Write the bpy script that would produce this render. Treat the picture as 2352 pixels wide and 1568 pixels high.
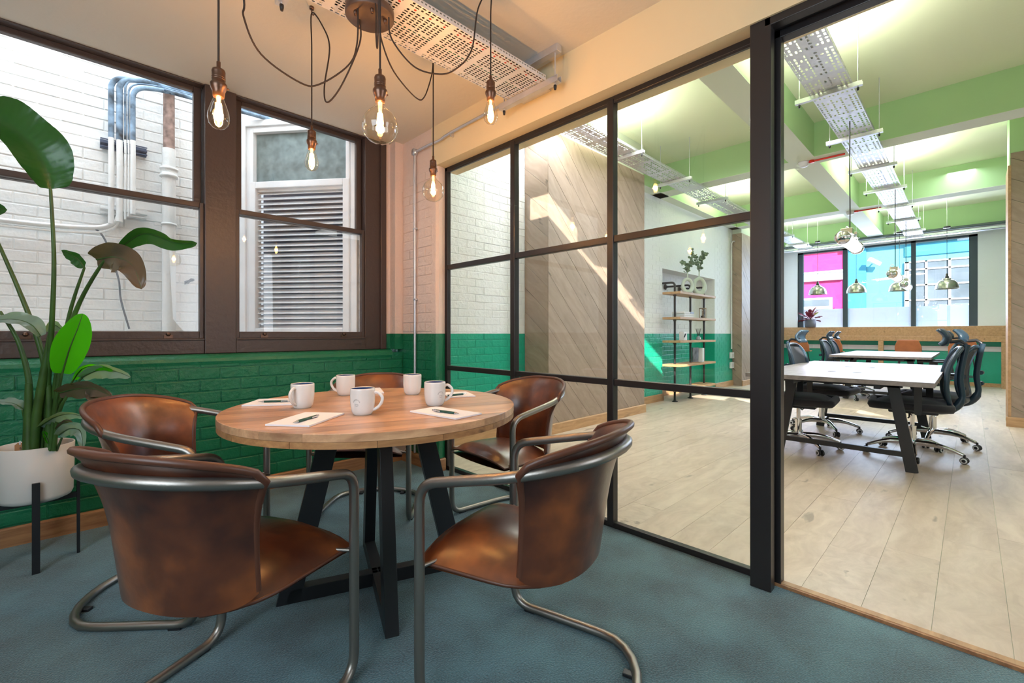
import bpy, math, random
from mathutils import Vector as V, Matrix, Quaternion
random.seed(7)
S = bpy.context.scene
for o in list(bpy.data.objects): bpy.data.objects.remove(o)
C = S.collection
PI = math.pi
# ------------------------------------------------------------------ camera geometry (also used to place things where they stand)
F_, CX, CY, H = 1045.3, 1176.0, 766.0, 1.06
A_ = math.radians(45.23)
FW = (math.cos(A_), math.sin(A_)); RT = (math.sin(A_), -math.cos(A_))
def ray(px, py):
    r = (px-CX)/F_; return (FW[0]+r*RT[0], FW[1]+r*RT[1], (CY-py)/F_)
def onz(px, py, z): a = ray(px, py); t = (z-H)/a[2]; return V((a[0]*t, a[1]*t, z))
def onx(px, py, x): a = ray(px, py); t = x/a[0]; return V((x, a[1]*t, H+a[2]*t))
def ony(px, py, y): a = ray(px, py); t = y/a[1]; return V((a[0]*t, y, H+a[2]*t))
def atd(px, py, d): a = ray(px, py); return V((a[0]*d, a[1]*d, H+a[2]*d))
cam = bpy.data.cameras.new('camera'); co = bpy.data.objects.new('camera', cam); C.objects.link(co)
co.location = (0, 0, H); co.rotation_euler = (PI/2, 0, A_-PI/2)
cam.sensor_width = 36; cam.lens = F_/2352*36; cam.clip_start = .05; cam.clip_end = 200
cam.shift_y = (784-CY)/2352*-1.0
S.camera = co
S.view_settings.view_transform = 'Standard'; S.view_settings.look = 'None'
S.view_settings.gamma = 1; S.view_settings.use_curve_mapping = False
S.view_settings.exposure = 0.0
# ------------------------------------------------------------------ world, sun, area lights
w = bpy.data.worlds.new('world'); S.world = w; w.use_nodes = True
bg = w.node_tree.nodes['Background']; bg.inputs[0].default_value = (.80, .90, 1, 1); bg.inputs[1].default_value = 2.3
sd = bpy.data.lights.new('sun', 'SUN'); sd.energy = 15; sd.angle = .009; sd.color = (1, .93, .8)
so = bpy.data.objects.new('sun', sd); C.objects.link(so)
SUN = V((.66, .52, -.39)).normalized()
so.rotation_euler = SUN.to_track_quat('-Z', 'Y').to_euler()
def area(name, loc, direction, sx, sy, power, col):
    l = bpy.data.lights.new(name, 'AREA'); l.shape = 'RECTANGLE'; l.size = sx; l.size_y = sy; l.energy = power; l.color = col
    o = bpy.data.objects.new(name, l); C.objects.link(o); o.location = loc
    o.rotation_euler = V(direction).to_track_quat('-Z', 'Y').to_euler(); return o
area('daylight_lightwell', (.5, 4.0, 3.95), (.0, -.25, -1), 3.6, .75, 60, (.78, .88, 1))
area('fill_room_side', (-1.45, .3, 1.7), (1, .3, -.1), 1.6, 1.4, 42, (.72, .88, 1))  # added fill lamp for the room, just inside the unseen side wall
area('fill_door_side', (1.9, -1.6, 1.6), (-.35, 1, -.25), 1.4, 1.6, 34, (.80, .90, 1))  # added fill lamp inside the room, brightens the carpet
area('fill_office_rear', (5.5, -3.2, 3.4), (0, 0, -1), 5, 1.2, 85, (1, .98, .96))  # added fill over the rear of the office, no fitting there
area('fill_office_mid', (9.2, .1, 3.5), (0, .0, -1), 3, .3, 30, (.84, .90, 1))  # added fill above the further desk, lamp only without a fitting
area('fill_office_left', (4.4, 2.2, 3.15), (.1, .1, -1), 3, .3, 80, (.97, .97, 1))  # added fill to brighten the office floor behind the glass
area('daylight_street_window', (13.1, 1.5, 2.2), (-1, 0, -.15), 3.2, 1.6, 160, (.62, .74, 1))
# ------------------------------------------------------------------ mesh helpers
class M:
    def __init__(s): s.v = []; s.f = []; s.sm = []
    def add(s, vs, fs, smooth=False):
        n = len(s.v); s.v += [tuple(x) for x in vs]; s.f += [tuple(i+n for i in f) for f in fs]; s.sm += [smooth]*len(fs); return s
    def box(s, a, b):
        x0, y0, z0 = [min(p, q) for p, q in zip(a, b)]; x1, y1, z1 = [max(p, q) for p, q in zip(a, b)]
        return s.add([(x0,y0,z0),(x1,y0,z0),(x1,y1,z0),(x0,y1,z0),(x0,y0,z1),(x1,y0,z1),(x1,y1,z1),(x0,y1,z1)],
                     [(0,3,2,1),(4,5,6,7),(0,1,5,4),(1,2,6,5),(2,3,7,6),(3,0,4,7)])
    def obox(s, c, sx, sy, sz, mat):   # oriented box
        vs = [mat @ V((i*sx/2, j*sy/2, k*sz/2)) + V(c) for k in (-1,1) for i, j in ((-1,-1),(1,-1),(1,1),(-1,1))]
        return s.add(vs, [(0,3,2,1),(4,5,6,7),(0,1,5,4),(1,2,6,5),(2,3,7,6),(3,0,4,7)])
    def bar(s, p, q, wx, wz, up=(0,0,1)):  # rectangular bar between two points
        p, q = V(p), V(q); d = (q-p); L = d.length; d.normalize(); u = V(up)
        if abs(d.dot(u)) > .98: u = V((1,0,0))
        sd_ = d.cross(u).normalized(); u2 = sd_.cross(d)
        m = Matrix((d, sd_, u2)).transposed()
        return s.obox((p+q)/2, L, wx, wz, m)
    def prism(s, poly, n):            # polygon (3d points, CCW seen against n) extruded by vector n
        k = len(poly); n = V(n); vs = [V(p) for p in poly]+[V(p)+n for p in poly]
        fs = [tuple(reversed(range(k))), tuple(range(k, 2*k))]+[(i, (i+1) % k, k+(i+1) % k, k+i) for i in range(k)]
        return s.add(vs, fs)
    def tube(s, pts, r, seg=10, closed=False, cap=True):
        pts = [V(p) for p in pts]; n = len(pts); rs = r if isinstance(r, (list, tuple)) else [r]*n
        T = []
        for i in range(n):
            a = pts[(i-1) % n] if (closed or i > 0) else pts[0]; b = pts[(i+1) % n] if (closed or i < n-1) else pts[-1]
            T.append((b-a).normalized())
        u = T[0].orthogonal().normalized(); vs = []
        for i in range(n):
            if i: u = (T[i-1].rotation_difference(T[i])) @ u
            u = (u-T[i]*u.dot(T[i])).normalized(); b = T[i].cross(u)
            for j in range(seg):
                a = 2*PI*j/seg; vs.append(pts[i]+(u*math.cos(a)+b*math.sin(a))*rs[i])
        fs = []
        off = 0
        if closed:   # match seam
            q = T[-1].rotation_difference(T[0]) @ u; u0 = (vs[0]-pts[0]).normalized(); b0 = T[0].cross(u0)
            off = round(math.atan2(q.dot(b0), q.dot(u0))/(2*PI/seg)) % seg
        for i in range(n if closed else n-1):
            i2 = (i+1) % n; o = off if (closed and i == n-1) else 0
            for j in range(seg):
                fs.append((i*seg+j, i*seg+(j+1) % seg, i2*seg+(j+1+o) % seg, i2*seg+(j+o) % seg))
        s.add(vs, fs, True)
        if cap and not closed:
            s.add(vs[:seg], [tuple(reversed(range(seg)))]); s.add(vs[-seg:], [tuple(range(seg))])
        return s
    def cyl(s, p, q, r, seg=16, r2=None): return s.tube([p, q], [r, r if r2 is None else r2], seg)
    def lathe(s, prof, c=(0,0,0), seg=24, axis=(0,0,1), smooth=True):
        c = V(c); ax = V(axis).normalized(); u = ax.orthogonal().normalized() if abs(ax.z) < .99 else V((1,0,0)); b = ax.cross(u)
        vs = []; fs = []
        for r, z in prof:
            for j in range(seg):
                a = 2*PI*j/seg; vs.append(c+ax*z+(u*math.cos(a)+b*math.sin(a))*max(r, 1e-4))
        for i in range(len(prof)-1):
            for j in range(seg): fs.append((i*seg+j, i*seg+(j+1) % seg, (i+1)*seg+(j+1) % seg, (i+1)*seg+j))
        return s.add(vs, fs, smooth)
    def grid(s, fn, nu, nv, smooth=True):
        vs = [fn(i/nu, j/nv) for j in range(nv+1) for i in range(nu+1)]
        fs = [(j*(nu+1)+i, j*(nu+1)+i+1, (j+1)*(nu+1)+i+1, (j+1)*(nu+1)+i) for j in range(nv) for i in range(nu)]
        return s.add(vs, fs, smooth)
    def build(s, name, m, parent=None, bevel=0, solid=0, sub=0, org=None):
        me = bpy.data.meshes.new(name)
        vs = s.v
        if org is not None: vs = [tuple(V(v)-V(org)) for v in s.v]
        me.from_pydata(vs, [], s.f); me.polygons.foreach_set('use_smooth', s.sm); me.materials.append(m); me.update()
        o = bpy.data.objects.new(name, me); C.objects.link(o)
        if org is not None: o.location = org
        if parent: o.parent = parent
        if solid: md = o.modifiers.new('s', 'SOLIDIFY'); md.thickness = solid; md.offset = 0
        if sub: md = o.modifiers.new('u', 'SUBSURF'); md.levels = sub; md.render_levels = sub
        if bevel: md = o.modifiers.new('b', 'BEVEL'); md.width = bevel; md.segments = 2; md.limit_method = 'ANGLE'; md.angle_limit = .7
        return o
def spline(pts, n=8, closed=False):
    pts = [V(p) for p in pts]; k = len(pts); out = []
    rng = range(k if closed else k-1)
    for i in rng:
        if closed: p0, p1, p2, p3 = [pts[(i+d) % k] for d in (-1, 0, 1, 2)]
        else: p0 = pts[max(i-1, 0)]; p1 = pts[i]; p2 = pts[i+1]; p3 = pts[min(i+2, k-1)]
        for j in range(n):
            t = j/n; out.append(.5*((2*p1)+(p2-p0)*t+(2*p0-5*p1+4*p2-p3)*t*t+(3*p1-p0-3*p2+p3)*t**3))
    if not closed: out.append(pts[-1])
    return out
def fillet(pts, r, n=6):       # polyline with rounded corners
    pts = [V(p) for p in pts]; out = [pts[0]]
    for i in range(1, len(pts)-1):
        a, b, c = pts[i-1], pts[i], pts[i+1]; d1 = (a-b); d2 = (c-b); rr = min(r, d1.length*.49, d2.length*.49)
        p = b+d1.normalized()*rr; q = b+d2.normalized()*rr
        for k in range(n+1):
            t = k/n; out.append(p*(1-t)**2+b*2*t*(1-t)+q*t*t)
    out.append(pts[-1]); return out
def empty(name, loc=(0,0,0), rz=0):
    o = bpy.data.objects.new(name, None); C.objects.link(o); o.location = loc; o.rotation_euler = (0,0,rz); o.empty_display_size = .05; return o
def tag(o, label=None, cat=None, group=None, kind=None):
    if label: o['label'] = label
    if cat: o['category'] = cat
    if group: o['group'] = group
    if kind: o['kind'] = kind
    return o
def thing(name, label, cat, loc=(0,0,0), rz=0, group=None): return tag(empty(name, loc, rz), label, cat, group)
def struct(name, loc=(0,0,0), label=None): o = empty(name, loc); return tag(o, label, kind='structure')
def copy_tree(o, parent=None):
    c = o.copy(); C.objects.link(c)
    if parent: c.parent = parent
    for ch in list(o.children): copy_tree(ch, c)
    return c
def clip(poly, a, b, c):   # keep a*x+b*y<=c
    out = []
    for i in range(len(poly)):
        p, q = poly[i], poly[(i+1) % len(poly)]; dp = a*p[0]+b*p[1]-c; dq = a*q[0]+b*q[1]-c
        if dp <= 0: out.append(p)
        if dp*dq < 0: t = dp/(dp-dq); out.append((p[0]+(q[0]-p[0])*t, p[1]+(q[1]-p[1])*t))
    return out
# ------------------------------------------------------------------ materials
def mat(name, col, rough=.5, metal=0, bump=0, bscale=60, emit=None, es=0, spec=None, coat=0, var=0, vscale=8, trans=0, alpha=None, sheen=0):
    m = bpy.data.materials.new(name); m.use_nodes = True; nt = m.node_tree; b = nt.nodes['Principled BSDF']
    b.inputs['Base Color'].default_value = (*col, 1); b.inputs['Roughness'].default_value = rough; b.inputs['Metallic'].default_value = metal
    if spec is not None: b.inputs['Specular IOR Level'].default_value = spec
    if coat: b.inputs['Coat Weight'].default_value = coat; b.inputs['Coat Roughness'].default_value = .15
    if sheen: b.inputs['Sheen Weight'].default_value = sheen
    if trans: b.inputs['Transmission Weight'].default_value = trans
    if emit: b.inputs['Emission Color'].default_value = (*emit, 1); b.inputs['Emission Strength'].default_value = es
    tc = nt.nodes.new('ShaderNodeTexCoord')
    if var:
        n = nt.nodes.new('ShaderNodeTexNoise'); n.inputs['Scale'].default_value = vscale; n.inputs['Detail'].default_value = 5
        nt.links.new(tc.outputs['Object'], n.inputs['Vector'])
        mx = nt.nodes.new('ShaderNodeMix'); mx.data_type = 'RGBA'
        mx.inputs[6].default_value = (*[c*(1-var) for c in col], 1); mx.inputs[7].default_value = (*[min(1, c*(1+var)) for c in col], 1)
        mr = nt.nodes.new('ShaderNodeMapRange'); mr.inputs[1].default_value = .3; mr.inputs[2].default_value = .7
        nt.links.new(n.outputs[0], mr.inputs[0]); nt.links.new(mr.outputs[0], mx.inputs[0]); nt.links.new(mx.outputs[2], b.inputs['Base Color'])
    if bump:
        n2 = nt.nodes.new('ShaderNodeTexNoise'); n2.inputs['Scale'].default_value = bscale; n2.inputs['Detail'].default_value = 6
        nt.links.new(tc.outputs['Object'], n2.inputs['Vector'])
        bp = nt.nodes.new('ShaderNodeBump'); bp.inputs['Strength'].default_value = bump; bp.inputs['Distance'].default_value = .01
        nt.links.new(n2.outputs[0], bp.inputs['Height']); nt.links.new(bp.outputs[0], b.inputs['Normal'])
    return m
def N(nt, t, **k):
    n = nt.nodes.new(t)
    for a, v in k.items(): setattr(n, a, v)
    return n
def wood(name, c1, c2, dark, rough=.5, sx=1.2, sy=26, knots=.5, tint=.12, axis=0, bump=.06, coat=0):
    m = bpy.data.materials.new(name); m.use_nodes = True; nt = m.node_tree; b = nt.nodes['Principled BSDF']; L = nt.links.new
    b.inputs['Roughness'].default_value = rough
    if coat: b.inputs['Coat Weight'].default_value = coat; b.inputs['Coat Roughness'].default_value = .2
    tc = N(nt, 'ShaderNodeTexCoord'); oi = N(nt, 'ShaderNodeObjectInfo')
    mul = N(nt, 'ShaderNodeVectorMath', operation='SCALE'); mul.inputs[0].default_value = (37, 91, 53); L(oi.outputs['Random'], mul.inputs['Scale'])
    ad = N(nt, 'ShaderNodeVectorMath'); L(tc.outputs['Object'], ad.inputs[0]); L(mul.outputs[0], ad.inputs[1])
    sc = N(nt, 'ShaderNodeVectorMath', operation='MULTIPLY'); v = [sy, sy, sy]; v[axis] = sx; sc.inputs[1].default_value = v; L(ad.outputs[0], sc.inputs[0])
    # warp
    n0 = N(nt, 'ShaderNodeTexNoise'); n0.inputs['Scale'].default_value = 2.2; L(ad.outputs[0], n0.inputs['Vector'])
    w0 = N(nt, 'ShaderNodeVectorMath', operation='SCALE'); w0.inputs['Scale'].default_value = 4.0; L(n0.outputs['Color'], w0.inputs[0])
    a2 = N(nt, 'ShaderNodeVectorMath'); L(sc.outputs[0], a2.inputs[0]); L(w0.outputs[0], a2.inputs[1])
    n1 = N(nt, 'ShaderNodeTexNoise'); n1.inputs['Scale'].default_value = 1; n1.inputs['Detail'].default_value = 7; n1.inputs['Roughness'].default_value = .62; L(a2.outputs[0], n1.inputs['Vector'])
    r1 = N(nt, 'ShaderNodeMapRange'); r1.inputs[1].default_value = .32; r1.inputs[2].default_value = .68; L(n1.outputs[0], r1.inputs[0])
    mx = N(nt, 'ShaderNodeMix', data_type='RGBA'); mx.inputs[6].default_value = (*c2, 1); mx.inputs[7].default_value = (*c1, 1); L(r1.outputs[0], mx.inputs[0])
    # knots / cracks
    n3 = N(nt, 'ShaderNodeTexNoise'); n3.inputs['Scale'].default_value = 1; n3.inputs['Detail'].default_value = 3
    s3 = N(nt, 'ShaderNodeVectorMath', operation='MULTIPLY'); v3 = [9, 9, 9]; v3[axis] = 2.2; s3.inputs[1].default_value = v3; L(ad.outputs[0], s3.inputs[0]); L(s3.outputs[0], n3.inputs['Vector'])
    r3 = N(nt, 'ShaderNodeMapRange'); r3.inputs[1].default_value = .68; r3.inputs[2].default_value = .73; r3.inputs[4].default_value = knots; L(n3.outputs[0], r3.inputs[0])
    m2 = N(nt, 'ShaderNodeMix', data_type='RGBA'); m2.inputs[7].default_value = (*dark, 1); L(r3.outputs[0], m2.inputs[0]); L(mx.outputs[2], m2.inputs[6])
    hv = N(nt, 'ShaderNodeHueSaturation'); L(m2.outputs[2], hv.inputs['Color'])
    r4 = N(nt, 'ShaderNodeMapRange'); r4.inputs[3].default_value = 1-tint; r4.inputs[4].default_value = 1+tint; L(oi.outputs['Random'], r4.inputs[0]); L(r4.outputs[0], hv.inputs['Value'])
    L(hv.outputs[0], b.inputs['Base Color'])
    bp = N(nt, 'ShaderNodeBump'); bp.inputs['Strength'].default_value = bump; bp.inputs['Distance'].default_value = .01; L(n1.outputs[0], bp.inputs['Height']); L(bp.outputs[0], b.inputs['Normal'])
    return m
def twotone(name, low, high, line=1.06, rlow=.28, rhigh=.5, bump=.5):
    m = bpy.data.materials.new(name); m.use_nodes = True; nt = m.node_tree; b = nt.nodes['Principled BSDF']; L = nt.links.new
    g = N(nt, 'ShaderNodeNewGeometry'); sp = N(nt, 'ShaderNodeSeparateXYZ'); L(g.outputs['Position'], sp.inputs[0])
    gt = N(nt, 'ShaderNodeMath', operation='GREATER_THAN'); gt.inputs[1].default_value = line; L(sp.outputs[2], gt.inputs[0])
    mx = N(nt, 'ShaderNodeMix', data_type='RGBA'); mx.inputs[6].default_value = (*low, 1); mx.inputs[7].default_value = (*high, 1)
    L(gt.outputs[0], mx.inputs[0]); L(mx.outputs[2], b.inputs['Base Color'])
    mr = N(nt, 'ShaderNodeMapRange'); mr.inputs[3].default_value = rlow; mr.inputs[4].default_value = rhigh; L(gt.outputs[0], mr.inputs[0]); L(mr.outputs[0], b.inputs['Roughness'])
    n = N(nt, 'ShaderNodeTexNoise'); n.inputs['Scale'].default_value = 22; n.inputs['Detail'].default_value = 7; n.inputs['Roughness'].default_value = .6; L(g.outputs['Position'], n.inputs['Vector'])
    bp = N(nt, 'ShaderNodeBump'); bp.inputs['Strength'].default_value = bump; bp.inputs['Distance'].default_value = .02; L(n.outputs[0], bp.inputs['Height']); L(bp.outputs[0], b.inputs['Normal'])
    return m
def glassy(name, tint=(1,1,1), ior=1.45, amt=1.0, rough=0.0):
    m = bpy.data.materials.new(name); m.use_nodes = True; nt = m.node_tree; nt.nodes.clear(); L = nt.links.new
    out = N(nt, 'ShaderNodeOutputMaterial'); t = N(nt, 'ShaderNodeBsdfTransparent'); t.inputs[0].default_value = (*tint, 1)
    g = N(nt, 'ShaderNodeBsdfGlossy'); g.inputs['Roughness'].default_value = rough
    fr = N(nt, 'ShaderNodeLayerWeight'); pw = N(nt, 'ShaderNodeMath', operation='POWER'); pw.inputs[1].default_value = 5; L(fr.outputs['Facing'], pw.inputs[0])
    f0 = ((ior-1)/(ior+1))**2
    ml = N(nt, 'ShaderNodeMath', operation='MULTIPLY_ADD'); ml.inputs[1].default_value = amt*(1-f0); ml.inputs[2].default_value = amt*f0; L(pw.outputs[0], ml.inputs[0])
    mx = N(nt, 'ShaderNodeMixShader'); L(ml.outputs[0], mx.inputs[0]); L(t.outputs[0], mx.inputs[1]); L(g.outputs[0], mx.inputs[2]); L(mx.outputs[0], out.inputs[0])
    return m
def leafmat(name, top, under, trans=.35):
    m = bpy.data.materials.new(name); m.use_nodes = True; nt = m.node_tree; b = nt.nodes['Principled BSDF']; L = nt.links.new; out = nt.nodes['Material Output']
    g = N(nt, 'ShaderNodeNewGeometry'); mx = N(nt, 'ShaderNodeMix', data_type='RGBA'); mx.inputs[6].default_value = (*top, 1); mx.inputs[7].default_value = (*under, 1)
    L(g.outputs['Backfacing'], mx.inputs[0]); L(mx.outputs[2], b.inputs['Base Color']); b.inputs['Roughness'].default_value = .27
    tr = N(nt, 'ShaderNodeBsdfTranslucent'); tr.inputs[0].default_value = (top[0]*2.2+.02, min(1, top[1]*2.4+.06), top[2]*.6, 1)
    ms = N(nt, 'ShaderNodeMixShader'); ms.inputs[0].default_value = trans; L(b.outputs[0], ms.inputs[1]); L(tr.outputs[0], ms.inputs[2]); L(ms.outputs[0], out.inputs[0])
    uv = N(nt, 'ShaderNodeTexCoord'); wv = N(nt, 'ShaderNodeTexNoise'); wv.inputs['Scale'].default_value = 30; L(uv.outputs['Object'], wv.inputs['Vector'])
    bp = N(nt, 'ShaderNodeBump'); bp.inputs['Strength'].default_value = .25; bp.inputs['Distance'].default_value = .004; L(wv.outputs[0], bp.inputs['Height']); L(bp.outputs[0], b.inputs['Normal'])
    return m
GREEN = (.009, .165, .075)
m_room = twotone('room_paint', GREEN, (.78, .62, .55))
m_office = twotone('office_paint', (.010, .36, .24), (.80, .82, .84), rhigh=.6, bump=.35)
m_ext = mat('exterior_white_paint', (.86, .86, .84), .6, bump=.5, bscale=30, var=.05, vscale=6)
m_ceil = mat('ceiling_cream', (.74, .69, .60), .7, bump=.12, bscale=40)
m_cream_lit = mat('cream_bulb_lit', (.80, .67, .43), .7, bump=.08, bscale=40)  # ceiling cream yellowed, warm bulb light put into the colour
m_ofceil = mat('office_ceiling', (.74, .80, .58), .75, bump=.1, bscale=30)
m_beam = mat('beam_green', (.40, .60, .31), .7, bump=.06, bscale=20)
m_soff = mat('beam_underside', (.66, .72, .60), .75)
m_frame = mat('window_brown', (.068, .044, .038), .38, bump=.25, bscale=35)
m_black = mat('black_steel', (.017, .017, .020), .36)
m_bframe = mat('partition_black', (.020, .017, .018), .33)
m_glass = glassy('glass', (.985, .997, .993), 1.5, .8)
m_wglass = glassy('window_glass', (.99, .995, 1), 1.5, .8)
m_oakf = wood('oak_floor', (.64, .52, .42), (.49, .38, .30), (.09, .07, .06), .42, 1.3, 16, .5, .06)
m_oakc = wood('oak_cladding', (.37, .275, .215), (.27, .195, .15), (.045, .035, .03), .55, .9, 18, .9, .06)
m_oakb = wood('oak_baseboard', (.42, .22, .10), (.24, .10, .045), (.08, .04, .02), .5, 1.4, 40, .3, .1)
m_oaks = wood('oak_shelf', (.55, .33, .17), (.38, .21, .10), (.1, .06, .03), .5, 1.4, 30, .4, .1)
m_desk = wood('desk_laminate', (.27, .235, .23), (.18, .155, .155), (.12, .10, .10), .4, .8, 22, .6, .06)
m_table = wood('mango_table', (.64, .37, .20), (.38, .19, .10), (.08, .04, .02), .30, 1.6, 30, .4, .30, coat=.35)
m_tedge = wood('mango_edge', (.52, .27, .11), (.30, .13, .05), (.07, .03, .015), .42, 3, 45, .6, .25, coat=.2)
m_tube = mat('gunmetal_tube', (.30, .27, .245), .36, .9, bump=.05, bscale=200)
m_galv = mat('galvanised_steel', (.66, .67, .72), .38, .75, var=.08, vscale=14)
m_tray = mat('tray_steel', (.78, .78, .84), .42, .35, var=.06, vscale=14)
m_chrome = mat('chrome', (.75, .75, .78), .10, 1)
m_pewter = mat('pewter_shade', (.42, .41, .38), .26, .95)
m_bronze = mat('bronze_socket', (.15, .085, .06), .32, .85)
m_cord = mat('cord_brown', (.030, .018, .014), .7)
m_mug = mat('mug_white', (.76, .74, .73), .22, coat=.4)
m_navy = mat('mug_navy', (.018, .05, .16), .2, coat=.4)
m_ink = mat('ink_grey', (.05, .055, .055), .7)
m_paper = mat('paper', (.80, .80, .86), .75)
m_pen = mat('pen_green', (.010, .07, .05), .35)
m_white = mat('white_plastic', (.72, .72, .74), .4)
m_pot = mat('planter_white', (.70, .66, .63), .5)
m_soil = mat('soil', (.05, .03, .02), .9, bump=.8, bscale=60)
m_bl2 = mat('black_rubber', (.02, .022, .026), .6)
m_canopy = mat('aged_pewter', (.13, .095, .085), .5, .7, var=.2, vscale=12)
m_red = mat('red_cable', (.70, .03, .01), .45)
m_tan = mat('tan_leather', (.42, .13, .045), .5, var=.15)
m_mesh = mat('chair_mesh', (.045, .05, .065), .6, bump=.3, bscale=300)
m_seatb = mat('seat_fabric_black', (.014, .012, .016), .85, sheen=.3)
m_plas = mat('chair_plastic_blue_grey', (.016, .036, .060), .36)
m_tag = mat('kraft_card', (.50, .24, .11), .8)
m_stem = mat('stem_green', (.045, .10, .018), .45, var=.3, vscale=10)
m_leaf = leafmat('leaf_dark', (.018, .085, .022), (.10, .17, .10), .22)
m_leafb = leafmat('leaf_bright', (.05, .33, .008), (.08, .38, .02), .55)
m_euc = mat('eucalyptus_leaf', (.16, .24, .15), .6)
m_mar = mat('maroon_leaf', (.16, .012, .03), .45)
m_filam = mat('filament', (1, .6, .2), .5, emit=(1, .52, .16), es=60)
m_tubel = mat('tube_light', (1, 1, 1), .5, emit=(.92, .96, 1), es=9)
m_batten = mat('uplight_diffuser', (1, 1, 1), .5, emit=(1, .98, .86), es=6)
m_bulb = glassy('bulb_glass', (1.0, .95, .86), 1.6, 1.6)
def carpet():
    m = bpy.data.materials.new('carpet'); m.use_nodes = True; nt = m.node_tree; b = nt.nodes['Principled BSDF']; L = nt.links.new
    tc = N(nt, 'ShaderNodeTexCoord'); n = N(nt, 'ShaderNodeTexNoise'); n.inputs['Scale'].default_value = 170; n.inputs['Detail'].default_value = 3; L(tc.outputs['Object'], n.inputs['Vector'])
    n2 = N(nt, 'ShaderNodeTexNoise'); n2.inputs['Scale'].default_value = 5; n2.inputs['Detail'].default_value = 6; L(tc.outputs['Object'], n2.inputs['Vector'])
    ad = N(nt, 'ShaderNodeMath'); L(n.outputs[0], ad.inputs[0]); L(n2.outputs[0], ad.inputs[1])
    r = N(nt, 'ShaderNodeMapRange'); r.inputs[1].default_value = .7; r.inputs[2].default_value = 1.3; L(ad.outputs[0], r.inputs[0])
    mx = N(nt, 'ShaderNodeMix', data_type='RGBA'); mx.inputs[6].default_value = (.028, .058, .072, 1); mx.inputs[7].default_value = (.085, .200, .240, 1)
    L(r.outputs[0], mx.inputs[0]); L(mx.outputs[2], b.inputs['Base Color']); b.inputs['Roughness'].default_value = .95; b.inputs['Sheen Weight'].default_value = .3
    bp = N(nt, 'ShaderNodeBump'); bp.inputs['Strength'].default_value = .8; bp.inputs['Distance'].default_value = .006; L(n.outputs[0], bp.inputs['Height']); L(bp.outputs[0], b.inputs['Normal'])
    return m
m_carpet = carpet()
def leather():
    m = bpy.data.materials.new('cognac_leather'); m.use_nodes = True; nt = m.node_tree; b = nt.nodes['Principled BSDF']; L = nt.links.new
    tc = N(nt, 'ShaderNodeTexCoord'); oi = N(nt, 'ShaderNodeObjectInfo')
    mul = N(nt, 'ShaderNodeVectorMath', operation='SCALE'); mul.inputs[0].default_value = (7, 11, 5); L(oi.outputs['Random'], mul.inputs['Scale'])
    ad = N(nt, 'ShaderNodeVectorMath'); L(tc.outputs['Object'], ad.inputs[0]); L(mul.outputs[0], ad.inputs[1])
    n = N(nt, 'ShaderNodeTexNoise'); n.inputs['Scale'].default_value = 5.0; n.inputs['Detail'].default_value = 4; L(ad.outputs[0], n.inputs['Vector'])
    cr = N(nt, 'ShaderNodeValToRGB'); e = cr.color_ramp.elements; e[0].position = .35; e[0].color = (.040, .011, .007, 1); e[1].position = .68; e[1].color = (.26, .074, .018, 1)
    x = cr.color_ramp.elements.new(.5); x.color = (.105, .029, .011, 1); L(n.outputs[0], cr.inputs[0]); L(cr.outputs[0], b.inputs['Base Color'])
    b.inputs['Roughness'].default_value = .32; b.inputs['Coat Weight'].default_value = .45; b.inputs['Coat Roughness'].default_value = .25
    n2 = N(nt, 'ShaderNodeTexNoise'); n2.inputs['Scale'].default_value = 14; n2.inputs['Detail'].default_value = 8; L(ad.outputs[0], n2.inputs['Vector'])
    bp = N(nt, 'ShaderNodeBump'); bp.inputs['Strength'].default_value = .16; bp.inputs['Distance'].default_value = .01; L(n2.outputs[0], bp.inputs['Height']); L(bp.outputs[0], b.inputs['Normal'])
    return m
m_leather = leather()
m_piping = mat('leather_piping', (.10, .034, .018), .4)
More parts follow.
